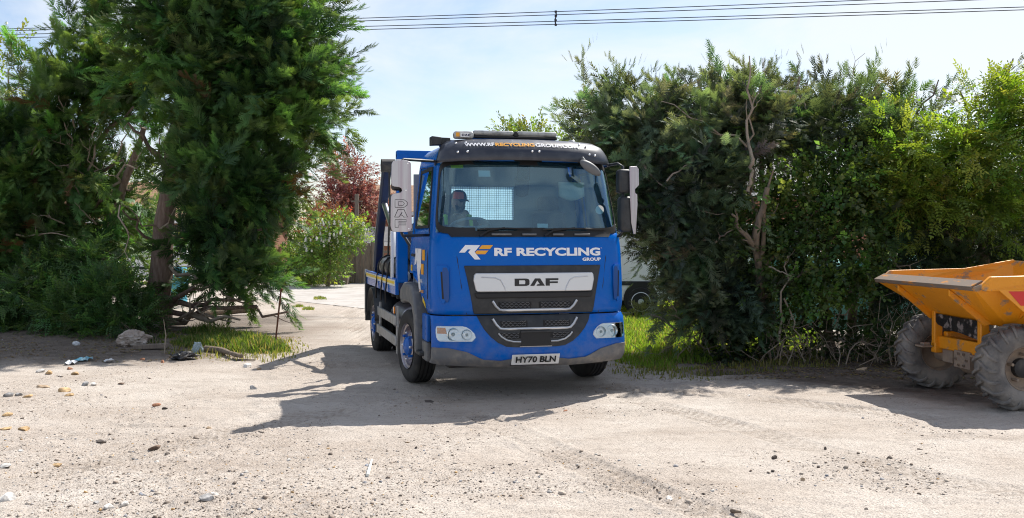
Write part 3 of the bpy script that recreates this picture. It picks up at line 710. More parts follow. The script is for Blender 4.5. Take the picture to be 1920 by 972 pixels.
# front panel seam, corner deflectors with their slots
for sg in (-1, 1):
    m = MB(); pts_ = [(sg * .885, 1.735), (sg * .84, 1.5), (sg * .80, 1.2), (sg * .745, .905)]
    m.tube([(x, CAB.y(x, z) + .003, z) for x, z in pts_], .006, 5); m.build('panel_seam', M['black'], lorry)
    rows = [(1.02, .985, 1.0), (1.10, .945, 1.03), (1.2, .93, 1.045), (1.3, .93, 1.05), (1.40, .93, 1.055), (1.43, .96, 1.05)]
    if sg < 0: rows = [(z, -b_, -a) for z, a, b_ in rows]
    rowpatch('corner_deflector', CAB, rows, M['blue'], .022, .05, 10, bevel=.01)
    rows = [(1.035, .945, .96), (1.07, .935, .985), (1.2, .93, .995), (1.36, .935, 1.0), (1.405, .955, .99)]
    if sg < 0: rows = [(z, -b_, -a) for z, a, b_ in rows]
    sl_ = rowpatch('deflector_slot', CAB, rows, M['blue_recess'], .0245, .01, 4)
    rows = [(1.07, .985, 1.003), (1.36, 1.0, 1.016)]
    if sg < 0: rows = [(z, -b_, -a) for z, a, b_ in rows]
    rowpatch('deflector_vent', CAB, rows, M['black'], .026, .01, 3, parent=sl_)

# grille
grow = [(.905, -.668, .668), (.95, -.682, .682), (1.1, -.706, .706), (1.3, -.745, .745), (1.40, -.768, .768), (1.425, -.772, .772)]
grille = rowpatch('grille', CAB, grow, M['blackpl'], .012, .05, 30, bevel=.008)
rowpatch('grille_step', CAB, [(1.075, -.64, .64), (1.10, -.66, .66), (1.135, -.665, .665)], M['black'], .03, .03, 30, parent=grille, bevel=.01)
bd = rowpatch('badge_panel', CAB, [(1.145, -.636, .636), (1.16, -.655, .655), (1.27, -.678, .678), (1.325, -.672, .672), (1.345, -.655, .655)], M['silver'], .040, .035, 30, parent=grille, bevel=.008)
def on_surf(S, off, pts, faces, name, mt, parent=lorry, th=.003):
    m = MB(); m.add([(x, S.y(x, z) - off, z) for x, z in pts], faces); o = m.build(name, mt, parent, fix=False)
    if th: md = o.modifiers.new('s', 'SOLIDIFY'); md.thickness = th; md.offset = 0
    return o
def quads(*qs):
    pts, fs = [], []
    for q in qs: fs.append(tuple(range(len(pts), len(pts) + len(q)))); pts += q
    return pts, fs
def dlet(x0, z0, w_, h_):   # block letters D A F, each as quads in a w x h cell
    T = lambda a, b_: (x0 + a * w_, z0 + b_ * h_)
    return [[T(0, 0), T(.3, 0), T(.3, 1), T(0, 1)], [T(.3, .76), T(.68, .76), T(.78, 1), T(.3, 1)], [T(.3, 0), T(.78, 0), T(.68, .24), T(.3, .24)],
            [T(.68, .24), T(.78, 0), T(.95, .1), T(1, .3), T(.72, .36)], [T(.72, .36), T(1, .3), T(1, .7), T(.72, .64)], [T(.72, .64), T(1, .7), T(.95, .9), T(.78, 1), T(.68, .76)]]
def alet(x0, z0, w_, h_):
    T = lambda a, b_: (x0 + a * w_, z0 + b_ * h_)
    return [[T(0, 0), T(.27, 0), T(.56, 1), T(.33, 1)], [T(.48, .72), T(.56, 1), T(.68, 1), T(1, 0), T(.74, 0)], [T(.42, .0), T(.76, .0), T(.70, .22), T(.5, .22)]]
def flet(x0, z0, w_, h_):
    T = lambda a, b_: (x0 + a * w_, z0 + b_ * h_)
    return [[T(0, 0), T(.32, 0), T(.32, 1), T(0, 1)], [T(.32, .74), T(1, .74), T(1, 1), T(.32, 1)], [T(.32, .34), T(.95, .34), T(.95, .58), T(.32, .58)]]
p_, f_ = quads(*(dlet(-.235, 1.205, .165, .080) + alet(-.062, 1.205, .165, .080) + flet(.112, 1.205, .145, .080)))
on_surf(CAB, .0425, p_, f_, 'badge_letters', M['badge_dark'], bd)
for sg in (-1, 1):      # raised creases on the badge panel
    m = MB(); pts_ = [(sg * .60, 1.303), (sg * .45, 1.295), (sg * .39, 1.27), (sg * .35, 1.20), (sg * .335, 1.152)]
    m.tube([(x, CAB.y(x, z) - .039, z) for x, z in pts_], .007, 6); m.build('badge_crease', M['silver'], bd, smooth=60)
def smile(S, z_end, z_low, xe, off, name, parent, thick=.0145):
    m = MB(); pts_ = []
    for i in range(25):
        x = -xe + 2 * xe * i / 24; q = abs(x) / xe; z = z_low + (z_end - z_low) * max(0, (q - .80) / .20) ** 1.6
        pts_.append((x, S.y(x, z) - off, z))
    m.tube(pts_, thick, 6); return m.build(name, M['silver'], parent, smooth=60)
meshm = mat('black mesh grille', (.012, .012, .013), .5, bump=1.0, bscale=120)
def mesh_insert(S, rows, off, parent):
    o = rowpatch('grille_mesh', S, rows, meshm, off, .01, 16, parent=parent)
    m = MB(); z0, z1 = rows[0][0], rows[-1][0]; xl, xr = rows[-1][1] + .02, rows[-1][2] - .02
    nb = int((z1 - z0) / .018)
    for k in range(nb):
        z = z0 + (k + .6) * (z1 - z0) / nb; pts_ = []
        n = int((xr - xl) / .024)
        for i in range(n + 1):
            x = xl + (xr - xl) * i / n; zz = z + (.006 if (i + k) % 2 else -.006); pts_.append((x, S.y(x, zz) - off - .004, zz))
        m.tube(pts_, .0032, 4)
    m.build('mesh_wire', M['greypl'], o, fix=False)
for a, b_ in ((-.40, -.045), (.045, .40)): mesh_insert(CAB, [(.955, a, b_), (1.03, a * 1.02 if a < 0 and abs(a) > .1 else a, b_ * 1.02 if b_ > .1 else b_)], .016, grille)
smile(CAB, 1.045, .945, .475, .022, 'grille_trim', grille)

# bumper
def bz0(x): return float(np.interp(abs(x), [0, .30, .36, .58, .75, .95, 1.13], [.415, .415, .40, .42, .505, .55, .55]))
bum = colpatch('bumper', BUM, -1.1299, 1.1299, lambda x: bz0(x) - .02, .885, M['blue'], 0, .05, 56, 8, bevel=.012)
for sg in (-1, 1):   # bumper returns along the cab sides
    m = MB(); m.box((sg * 1.10, .52, .735), (.05, .30, .30)); m.build('bumper_return', M['blue'], bum, bevel=.015)
    m = MB(); m.box((sg * 1.10, .52, .475), (.055, .30, .21)); m.build('lip_return', M['greypl'], bum, bevel=.015)
lip = colpatch('bumper_lip', BUM, -1.1299, 1.1299, lambda x: float(np.interp(abs(x), [0, .5, 1.13], [.325, .33, .37])), bz0, M['greypl'], .016, .07, 56, 6, bevel=.014)
m = MB(); m.box((0, .50, .35), (1.8, .4, .10)); m.build('under_tray', M['chassis'], lorry, bevel=.02)
lg = rowpatch('lower_grille', BUM, [(.545, -.22, .22), (.555, -.33, .33), (.60, -.42, .42), (.66, -.495, .495), (.74, -.565, .565), (.82, -.612, .612), (.888, -.64, .64)], M['blackpl'], .006, .03, 30, bevel=.006)
for a, b_ in ((-.385, -.09), (.09, .385)): mesh_insert(BUM, [(.765, a, b_), (.83, a * 1.03 if a < -.1 else a, b_ * 1.03 if b_ > .1 else b_)], .010, lg)
smile(BUM, .855, .745, .475, .014, 'grille_trim', lg)
for sg in (-1, 1):
    mesh_insert(BUM, sorted([(.64, sg * .17, sg * .36), (.70, sg * .17, sg * .40)]) if sg > 0 else [(.64, -.36, -.17), (.70, -.40, -.17)], .010, lg)
    m = MB(); pts_ = [(sg * x, z) for x, z in ((.17, .605), (.25, .608), (.33, .628), (.385, .665), (.415, .70))]
    m.tube([(x, BUM.y(x, z) - .013, z) for x, z in pts_], .010, 6); m.build('grille_trim', M['silver'], lg, smooth=60)
rowpatch('towing_recess', BUM, [(.555, -.165, .165), (.70, -.165, .165)], M['black'], .0135, .02, 6, parent=lg)
rowpatch('recess_lip', BUM, [(.548, -.18, .18), (.556, -.18, .18)], M['galv'], .016, .02, 6, parent=lg)
m = MB(); m.box((-.0, BUM.yf(.705) - .012, .712), (.34, .03, .022)); m.build('recess_bar', M['blackpl'], lg, bevel=.004)

# headlamps: chrome bowl panel, lamps, amber end and a clear cover
def headlamp(sg):
    rows = [(.618, .70, 1.03), (.632, .685, 1.05), (.66, .66, 1.062), (.70, .672, 1.066), (.745, .715, 1.066), (.772, .76, 1.06), (.78, .80, 1.045)]
    rr_ = rows if sg > 0 else [(z, -b_, -a) for z, a, b_ in rows]
    rs_ = lambda d_: (lambda d: [(z + (.012 if i == 0 else -.012 if i == len(rr_) - 1 else 0), a + d, b_ - d) for i, (z, a, b_) in enumerate(rr_)])(d_)
    hl = rowpatch('headlight', BUM, rr_, M['silver'], .004, .03, 16)
    rowpatch('reflector', BUM, rs_(.006), M['reflector'], .010, .01, 16, parent=hl)
    for (x, z, r_) in ((.755, .69, .052), (.895, .695, .062)):
        m = MB(); y = BUM.y(sg * x, z) - .012
        m.lathe([(0.0, .02), (r_ * .30, .018), (r_ * .34, -.004), (r_ * .55, .012), (r_ * .95, -.002), (r_ * 1.05, -.012), (r_ * 1.12, -.002)], 20, 'y', (sg * x, y, z))
        m.build('lamp_bowl', M['chrome'], hl, smooth=50)
        m = MB(); m.lathe([(0.0, -.012), (r_ * .2, -.01), (r_ * .3, .0)], 14, 'y', (sg * x, y - .002, z)); m.build('lamp_bulb', M['clearlens'], hl, smooth=60)
    rw = [(.64, .965, 1.04), (.70, .96, 1.055), (.765, .975, 1.055)]; rw = rw if sg > 0 else [(z, -b_, -a) for z, a, b_ in rw]
    rowpatch('indicator', BUM, [rw[1], rw[2]] if True else rw, M['amberlens'] if sg < 0 else M['clearlens'], .013, .006, 6, parent=hl)
    rowpatch('lamp_cover', BUM, rr_, M['lampglass'], .030, .004, 16, parent=hl)
headlamp(-1); headlamp(1)

# lettering
def text_mesh(body, bold=.0, res=3):
    cu = bpy.data.curves.new('text', 'FONT'); cu.body = body; cu.size = 1; cu.offset = bold; cu.resolution_u = res; cu.fill_mode = 'FRONT'
    o = bpy.data.objects.new('text', cu); COL.objects.link(o); dg = bpy.context.evaluated_depsgraph_get()
    me = bpy.data.meshes.new_from_object(o.evaluated_get(dg)); vs_ = [v.co.copy() for v in me.vertices]; fs_ = [tuple(p.vertices) for p in me.polygons]
    bpy.data.objects.remove(o); bpy.data.curves.remove(cu); bpy.data.meshes.remove(me)
    x0 = min(v.x for v in vs_); x1 = max(v.x for v in vs_); y0 = min(v.y for v in vs_); y1 = max(v.y for v in vs_)
    return [((v.x - x0) / (x1 - x0), (v.y - y0) / (y1 - y0)) for v in vs_], fs_
def letter(body, name, fn, mt, parent=lorry, bold=.03):
    uv, fs_ = text_mesh(body, bold); m = MB(); m.add([fn(u, v) for u, v in uv], fs_); return m.build(name, mt, parent, fix=False)
def surf_rect(S, x0, x1, z0, z1, off): return lambda u, v: ((x0 + (x1 - x0) * u), S.y(x0 + (x1 - x0) * u, z0 + (z1 - z0) * v) - off, z0 + (z1 - z0) * v)
letter('RF RECYCLING', 'company_lettering', surf_rect(CAB, -.445, .775, 1.527, 1.617, .004), M['decalw'], bold=.045)
letter('GROUP', 'company_lettering', surf_rect(CAB, .555, .78, 1.470, 1.507, .004), M['decalw'], bold=.045)
letter('TM', 'company_lettering', surf_rect(CAB, .782, .797, 1.608, 1.615, .004), M['decalw'], bold=.02)
LX = lambda a: -.822 + (a - 15) * .000862
LZ = lambda b_: 1.647 - (b_ - 138) * .000862
LOGO_W = [(15, 232), (95, 138), (278, 140), (205, 225), (278, 318), (205, 318), (128, 228), (158, 192), (122, 192), (88, 232)]
LOGO_O = [[(300, 140), (440, 140), (398, 188), (258, 188)], [(235, 207), (380, 207), (337, 253), (235, 253), (213, 232)]]
on_surf(CAB, .004, [(LX(a), LZ(b_)) for a, b_ in LOGO_W], [(0, 1, 8, 9), (1, 2, 3, 7, 8), (7, 3, 6), (3, 4, 5, 6)], 'logo_white', M['decalw'], th=0)
for q in LOGO_O: on_surf(CAB, .004, [(LX(a), LZ(b_)) for a, b_ in q], [tuple(range(len(q)))], 'logo_amber', M['decalo'], th=0)
# visor
m = MB(); VZ = [2.565, 2.575, 2.60, 2.64, 2.68, 2.72, 2.76, 2.79, 2.81, 2.825, 2.83]; VT = [-84 + 168 * i / 48 for i in range(49)]
for z in VZ:
    for th in VT:
        x, y, _ = VIS.at(th, z); sag = -.030 * (abs(x) / 1.0) ** 2 if z < 2.7 else -.02 * (abs(x)) ** 2; m.v.append((x, y, z + sag + .012))
n_ = len(VT)
for j in range(len(VZ) - 1):
    for i in range(n_ - 1): m.f.append((j * n_ + i, j * n_ + i + 1, (j + 1) * n_ + i + 1, (j + 1) * n_ + i)); m.m.append(0)
visor = m.build('sun_visor', M['visor'], lorry, smooth=60); md = visor.modifiers.new('s', 'SOLIDIFY'); md.thickness = .012; md.offset = -1
def vis_pt(x, z, off):
    sag = -.030 * abs(x) ** 2 if z < 2.7 else -.02 * abs(x) ** 2
    return (x, VIS.y(x, z) - off, z + sag + .012)
def vrect(x0, x1, z0, z1): return lambda u, v: vis_pt(x0 + (x1 - x0) * u, z0 + (z1 - z0) * v, .006)
letter('WWW.RF', 'visor_lettering', vrect(-.72, -.395, 2.722, 2.762), M['decalw'], visor, .04)
letter('RECYCLING', 'visor_lettering', vrect(-.385, .06, 2.722, 2.762), M['decalo'], visor, .04)
letter('GROUP.COM', 'visor_lettering', vrect(.07, .58, 2.722, 2.762), M['decalw'], visor, .03)
for (x, z) in ((-.80, 2.765), (-.70, 2.765), (-.80, 2.665), (-.70, 2.665), (.02, 2.665), (.10, 2.665), (.60, 2.765), (.68, 2.755), (.70, 2.66), (.77, 2.655)):
    m = MB(); p = vis_pt(x, z, 0); m.lathe([(0, -.016), (.010, -.014), (.014, -.006), (.014, .004)], 10, 'y', p); m.build('visor_bolt', M['chrome'], visor, smooth=60)
# number plate
npl = rowpatch('number_plate', BUM, [(.352, -.268, .268), (.468, -.268, .268)], M['plate'], .034, .012, 12, bevel=.004)
letter('HY70 BLN', 'plate_lettering', lambda u, v: (-.225 + .45 * u, BUM.y(-.225 + .45 * u, .41) - .0362 + (.0 if True else 0), .375 + .072 * v), M['black'], npl, .028)
for o_ in [c for c in npl.children]:
    for v in o_.data.vertices: v.co.y = BUM.y(v.co.x, v.co.z) - .0362
rowpatch('plate_rim', BUM, [(.345, -.275, .275), (.352, -.275, .275)], M['black'], .033, .01, 8, parent=npl)

# wipers and cowl
rowpatch('wiper_cowl', CAB, [(1.735, -.90, .90), (1.775, -.93, .93), (1.80, -.90, .90)], M['black'], .012, .03, 30)
for (x0, x1, xb) in ((-.62, -.02, -.60), (.10, .86, .12)):
    m = MB(); f = lambda x, z: (x, CAB.y(x, z) - .035, z)
    m.tube([f(xb, 1.745), f(xb + .10, 1.80), f((x0 + x1) / 2, 1.835)], [.016, .012, .008], 6)
    m.tube([f(x0 + (x1 - x0) * i / 10, 1.815 + .012 * math.sin(i / 10 * math.pi)) for i in range(11)], .010, 6)
    m.build('wiper', M['black'], lorry, smooth=60)
for (x, w_) in ((-.36, .22), (-.05, .16), (.28, .12), (.56, .18)):
    m = MB(); m.box((x, CAB.y(x, 1.76) - .026, 1.762), (w_, .03, .022)); m.build('washer_bracket', M['greypl'], lorry, bevel=.006)

# inside the cab: dashboard, steering wheel, seats, mirror, stickers
m = MB(); m.grid(lambda u, v: ((u - .5) * 1.96, .30 + .12 * abs(u - .5) ** 2 * 4 * .6 + .42 * v, 1.74 + .10 * math.sin(v * 2.2) - .02 * v), 20, 8); m.box((0, .62, 1.50), (1.9, .2, .55))
m.build('dashboard', M['dash'], lorry, smooth=50, fix=False)
m = MB(); cen = Vector((-.60, .60, 1.83)); tl = Matrix.Rotation(R(-28), 3, 'X'); cir = [cen + tl @ Vector((.235 * math.cos(2 * math.pi * k / 28), .235 * math.sin(2 * math.pi * k / 28) * 1.0, 0)) for k in range(29)]
m.tube(cir, .016, 7, cap=False)
for a in (200, 340, 90): m.tube([cen, cen + tl @ Vector((.23 * math.cos(R(a)), .23 * math.sin(R(a)), 0))], .015, 6)
m.lathe([(0, .03), (.06, .028), (.08, 0), (.05, -.12), (.0, -.12)], 16, 'z', cen); m.build('steering_wheel', M['dash'], lorry, smooth=60)
def seat(x, y0=1.18):
    m = MB(); m.box((x, y0, 1.36), (.50, .50, .16)); m.build('seat_base', M['seat'], lorry, bevel=.05)
    m = MB(); m.box((x, y0 + .27, 1.74), (.48, .13, .66), Matrix.Rotation(R(-8), 3, 'X'), taper=(.86, .8)); sb_ = m.build('seat_back', M['seat'], lorry, bevel=.05, segs=3)
    m = MB(); m.box((x, y0 + .34, 2.14), (.27, .10, .20), Matrix.Rotation(R(-8), 3, 'X')); m.build('headrest', M['seat'], sb_, bevel=.045, segs=3)
seat(-.62); seat(.60)
m = MB(); m.tube([(.62, .50, 2.585), (.60, .50, 2.40)], .022, 8); m.build('mirror_stalk', M['black'], lorry)
m = MB(); m.grid(lambda u, v: (.42 + .30 * u, .49 + .02 * abs(u - .5), 2.20 + .16 * v - .05 * math.sin(u * math.pi) * (1 - v)), 8, 4); o = m.build('cab_mirror', M['headlin'], lorry, smooth=60); md = o.modifiers.new('s', 'SOLIDIFY'); md.thickness = .03
m = MB(); m.box((.0, .47, 2.47), (.15, .06, .20)); m.lathe([(0, -.03), (.02, -.03), (.024, 0)], 12, 'y', (.02, .44, 2.40)); m.build('dash_camera', M['black'], lorry, bevel=.02)
m = MB(); m.lathe([(0, .10), (.05, .095), (.075, .05), (.085, -.06), (.07, -.14), (.035, -.165), (0, -.17)], 18, 'z', (.02, .62, 2.36)); m.build('hanging_bag', M['seat'], lorry, smooth=60)
m = MB(); m.lathe([(0, 0), (.05, .0), (.05, .003)], 20, 'y', (.82, CAB.y(.82, 2.04) + .004, 2.04)); m.build('tax_disc', M['paper'], lorry)
for (x, z, w_, h_, mt) in ((-.79, 2.53, .13, .085, 'paperyel'), (.12, 1.835, .12, .09, 'paper'), (-.50, 2.43, .13, .07, 'paper')):
    y = CAB.y(x, z) + .012; m = MB(); m.add([(x - w_ / 2, CAB.y(x - w_ / 2, z - h_ / 2) + .010, z - h_ / 2), (x + w_ / 2, CAB.y(x + w_ / 2, z - h_ / 2) + .010, z - h_ / 2), (x + w_ / 2, CAB.y(x + w_ / 2, z + h_ / 2) + .010, z + h_ / 2), (x - w_ / 2, CAB.y(x - w_ / 2, z + h_ / 2) + .010, z + h_ / 2)], [(0, 1, 2, 3)])
    m.build('windscreen_sticker', M[mt], lorry, fix=False)

# front close-view mirror outside the glass
m = MB(); Rm = Matrix.Rotation(R(33), 3, 'Y') @ Matrix.Rotation(R(15), 3, 'X')
prof = [(0, -.035), (.07, -.034), (.10, -.02), (.105, 0.0), (.10, .02), (0, .02)]
m.lathe(prof, 20, 'y'); m.v = [tuple(Rm @ Vector((p[0] * 1.35, p[1] * 1.6, p[2] * .52)) + Vector((.66, .075, 2.50))) for p in m.v]
m.tube([(.60, .17, 2.62), (.62, .11, 2.56), (.64, .09, 2.53)], .014, 8); m.build('close_view_mirror', M['greypl'], lorry, smooth=60)

# door mirrors: arms, housings, polished guard plate
def outline(pts, parent, name, y, mt, r_=.0035):
    m = MB(); m.tube([(p[0], y, p[1]) for p in pts + pts[:1]], r_, 5, cap=False); return m.build(name, mt, parent)
gp = [(-1.345, 2.505), (-1.36, 2.53), (-1.395, 2.54), (-1.50, 2.54), (-1.535, 2.53), (-1.55, 2.50), (-1.555, 2.30), (-1.545, 2.272), (-1.52, 2.262), (-1.475, 2.258), (-1.447, 2.245), (-1.44, 2.22), (-1.455, 2.202), (-1.52, 2.190), (-1.548, 2.178), (-1.558, 2.15), (-1.562, 1.85), (-1.548, 1.80), (-1.515, 1.785), (-1.39, 1.785), (-1.352, 1.795), (-1.337, 1.83)]
mb_ = MB(); mb_.prism(gp, 'y', .045, .055); gpl = mb_.build('mirror_guard', M['alu'], lorry, bevel=.003)
s0 = -.10
D_ = [(-1.515, 2.045), (-1.515, 2.125), (-1.42, 2.125), (-1.385, 2.10), (-1.385, 2.07), (-1.42, 2.045)]; Di = [(-1.48, 2.066), (-1.48, 2.104), (-1.43, 2.104), (-1.415, 2.085), (-1.43, 2.066)]
A_ = [(-1.52, 1.942), (-1.485, 2.022), (-1.42, 2.022), (-1.383, 1.942), (-1.425, 1.942), (-1.435, 1.96), (-1.455, 1.96), (-1.44, 1.995), (-1.475, 1.942)]
F_ = [(-1.515, 1.835), (-1.515, 1.915), (-1.395, 1.915), (-1.395, 1.893), (-1.478, 1.893), (-1.478, 1.880), (-1.400, 1.880), (-1.400, 1.860), (-1.478, 1.860), (-1.478, 1.835)]
for q in (D_, Di, A_, F_): outline(q, gpl, 'guard_lettering', .0445, M['badge_dark'])
for (x, z) in ((-1.38, 2.51), (-1.40, 2.225), (-1.37, 1.82)):
    m = MB(); m.lathe([(0, -.006), (.007, -.005), (.008, 0)], 8, 'y', (x, .045, z)); m.build('guard_rivet', M['chrome'], gpl)
def mirror_set(sg):
    xo = sg * 1.44 if sg < 0 else 1.075
    m = MB(); m.tube([(sg * .985, .60, 2.545), (sg * 1.02, .42, 2.565), (xo - sg * .04, .22, 2.565), (xo, .16, 2.53), (xo, .15, 1.80), (xo - sg * .03, .2, 1.745), (sg * 1.08, .46, 1.755)], .016, 8)
    o = m.build('mirror_arm', M['blackpl'], lorry, smooth=60)
    hwid = .20 if sg < 0 else .15; m = MB(); m.box((xo, .145, 2.36), (hwid, .13, .27)); h1 = m.build('mirror_housing', M['blackpl'], lorry, bevel=.035, segs=3)
    m = MB(); m.box((xo, .213, 2.36), (hwid - .03, .006, .23)); m.build('mirror_glass', M['mirrorglass'], h1)
    m = MB(); m.box((xo + sg * .02, .145, 1.99), (hwid, .14, .40)); h2 = m.build('mirror_housing', M['blackpl'], lorry, bevel=.04, segs=3)
    m = MB(); m.box((xo + sg * .02, .218, 1.99), (hwid - .03, .006, .34)); m.build('mirror_glass', M['mirrorglass'], h2)
mirror_set(-1); mirror_set(1)
cg = MB(); q = [(1.30, 2.52), (1.42, 2.53), (1.455, 2.50), (1.46, 2.32), (1.42, 2.29), (1.39, 2.27), (1.395, 2.23), (1.43, 2.21), (1.435, 2.10), (1.42, 1.95), (1.405, 1.77), (1.37, 1.765), (1.33, 1.9), (1.31, 2.2)]
cg.prism([(x, z) for x, z in q], 'y', .0, .008)
ca, sa = math.cos(R(28)), math.sin(R(28)); cg.v = [(1.36 + (p[0] - 1.36) * ca - p[1] * sa - .195, .10 + (p[0] - 1.36) * sa + p[1] * ca - .03, p[2]) for p in cg.v]
cg.build('mirror_guard', M['alu'], lorry, bevel=.002)

# roof kit: light bar, white light box, horn
m = MB(); m.box((-.08, .62, 2.862), (.98, .22, .035)); lb = m.build('light_bar', M['black'], lorry, bevel=.01)
for (a, b_) in ((-.57, -.10), (-.06, .41)):
    m = MB(); m.box(((a + b_) / 2, .62, 2.906), (b_ - a, .23, .055)); m.build('light_lens', M['clearlens'], lb, bevel=.025, segs=3)
m = MB(); m.box((-.08, .62, 2.900), (.05, .24, .055), taper=(.55, 1)); m.build('light_divider', M['black'], lb, bevel=.006)
m = MB(); m.box((-.685, .52, 2.872), (.225, .12, .085)); wb_ = m.build('roof_light_box', M['clearlens'], lorry, bevel=.03, segs=3)
m = MB(); m.box((-.68, .4585, 2.87), (.10, .003, .05)); m.build('box_sign', M['white'], wb_)
p_, f_ = quads(*(dlet(-.715, 2.855, .03, .026) + alet(-.68, 2.855, .032, .026) + flet(-.643, 2.855, .026, .026)))
m = MB(); m.add([(x, .455, z) for x, z in p_], f_); m.build('box_lettering', M['blue_dark'], wb_, fix=False)
m = MB(); m.box((-.76, .4585, 2.872), (.04, .003, .045)); m.build('box_emblem', M['decalo'], wb_)
m = MB(); m.box((-.985, .60, 2.805), (.10, .16, .115), Matrix.Rotation(R(90), 3, 'Y') @ Matrix.Rotation(R(0), 3, 'Z'), taper=(.85, .85)); m.box((-.90, .64, 2.805), (.16, .12, .085)); m.box((-.80, .72, 2.80), (.16, .16, .06)); m.tube([(-.86, .7, 2.80), (-.85, .95, 2.79), (-.80, 1.1, 2.775)], [.045, .035, .03], 8)
m.build('air_horn', M['blackpl'], lorry, bevel=.008)
m = MB(); m.lathe([(0, .06), (.035, .055), (.05, .02), (.05, 0)], 12, 'z', (.62, .62, 2.80)); m.build('roof_marker', M['clearlens'], lorry, smooth=60)

# door decals on the camera-side door: the emblem again, small lettering, reflective squares
def dpt(y, z, off=.004): return (-(CAB.hw(z) + off), y, z)
def dquad(name, q, mt): m = MB(); m.add([dpt(*p) for p in q], [tuple(range(len(q)))]); return m.build(name, M[mt], lorry, fix=False)
dquad('logo_amber', [(.62, 1.59), (.80, 1.59), (.80, 1.47), (.62, 1.47)], 'decalo'); dquad('logo_amber', [(.68, 1.43), (.86, 1.43), (.86, 1.31), (.68, 1.31)], 'decalo')
dquad('logo_white', [(.86, 1.60), (1.10, 1.60), (1.20, 1.48), (1.10, 1.30), (.98, 1.10), (.86, 1.12), (.95, 1.30), (.86, 1.40)], 'decalw')
dquad('logo_white', [(1.12, 1.60), (1.30, 1.60), (1.34, 1.40), (1.22, 1.42)], 'decalw')
dquad('reflector_strip', [(.56, .94), (.74, 1.01), (.74, 1.07), (.56, 1.00)], 'yellow'); dquad('reflector_strip', [(1.50, 1.33), (1.62, 1.33), (1.62, 1.40), (1.50, 1.40)], 'yellow')
letter('RECYCLING', 'door_lettering', lambda u, v: dpt(1.18 - .42 * u, 1.215 + .04 * v), M['decalw'])
letter('01425', 'door_lettering', lambda u, v: dpt(.98 - .30 * u, 1.10 + .035 * v), M['decalo'])

# mudguard over the front wheel, step
def mudguard(sg):
    m = MB(); xo, xi = sg * 1.19, sg * .86
    prof = [(.74, .42), (.74, .62), (.82, .92), (.98, 1.10), (1.20, 1.175), (1.70, 1.185), (1.98, 1.10), (2.02, .98)]
    inn = [(.84, .42), (.85, .60), (.92, .80), (1.05, .92), (1.22, .955), (1.66, .955), (1.86, .92), (1.92, .93)]
    for (p, q) in zip(prof, inn): pass
    n = len(prof)
    vs_ = [(xo, y, z) for y, z in prof] + [(xo, y, z) for y, z in inn] + [(xi, y, z) for y, z in inn] + [(xi, y, z) for y, z in prof]
    fs_ = []
    for k in range(n - 1):
        for a, b_ in ((0, 1), (1, 2), (2, 3), (3, 0)): fs_.append((a * n + k, a * n + k + 1, b_ * n + k + 1, b_ * n + k))
    fs_ += [(0, n, 2 * n, 3 * n), (n - 1, 2 * n - 1, 3 * n - 1, 4 * n - 1)]
    m.add(vs_, fs_); m.build('front_mudguard', M['greypl'], lorry, bevel=.03, segs=3, smooth=45)
    m = MB(); m.box((sg * 1.06, .70, .44), (.24, .34, .05)); m.box((sg * 1.03, .72, .72), (.18, .22, .04)); m.build('cab_step', M['blackpl'], lorry, bevel=.012)
    m = MB(); m.box((sg * .98, .80, .76), (.16, .5, .5)); m.build('wheel_arch_liner', M['chassis'], lorry)
mudguard(-1); mudguard(1)

# wheels
def wheel(x, y, sg, steer=0, dual=False, rad=.435, wid=.26):
    root = empty('wheel', (x, y, rad), R(steer), lorry)
    for k in range(2 if dual else 1):
        c = -sg * (wid / 2 + k * (wid + .04)); hw_ = wid / 2
        prof = [(rad * .60, -hw_ * .86), (rad * .70, -hw_), (rad * .86, -hw_ * 1.04), (rad * .955, -hw_ * .90)]
        for g in (-.55, -.18, .18, .55):
            prof += [(rad, hw_ * (g - .15)), (rad, hw_ * (g - .05)), (rad * .972, hw_ * (g - .035)), (rad * .972, hw_ * (g + .035)), (rad, hw_ * (g + .05))]
        prof += [(rad, hw_ * .78), (rad * .955, hw_ * .90), (rad * .86, hw_ * 1.04), (rad * .70, hw_), (rad * .60, hw_ * .86)]
        m = MB(); m.lathe(prof, 48, 'x', (c, 0, 0)); m.build('tyre', M['tyre'], root, smooth=40)
    c = -sg * .02; s_ = -sg
    m = MB(); m.lathe([(rad * .62, s_ * .0), (rad * .60, s_ * .025), (rad * .54, s_ * .03), (rad * .52, s_ * .10), (rad * .40, s_ * .05), (rad * .24, s_ * .03 if not dual else s_ * .10), (0, s_ * .03)], 32, 'x', (0, 0, 0))
    rim = m.build('rim', M['alu'], root, smooth=40)
    m = MB(); m.lathe([(rad * .27, s_ * .05), (rad * .25, s_ * .0), (rad * .17, -s_ * .02), (rad * .12, -s_ * .03), (0, -s_ * .032)], 24, 'x'); m.build('hub', M['blue'], rim, smooth=40)
    for k in range(8):
        a = 2 * math.pi * k / 8; m = MB(); m.lathe([(.018, 0), (.018, -s_ * .05), (.010, -s_ * .06), (0, -s_ * .06)], 6, 'x', (s_ * .045, rad * .36 * math.cos(a), rad * .36 * math.sin(a))); m.build('wheel_nut', M['blue'] if k % 2 else M['chrome'], rim)
wheel(-1.19, 1.42, -1, 8); wheel(1.19, 1.42, 1, 8)
wheel(-1.20, 4.75, -1, 0, True); wheel(1.20, 4.75, 1, 0, True)

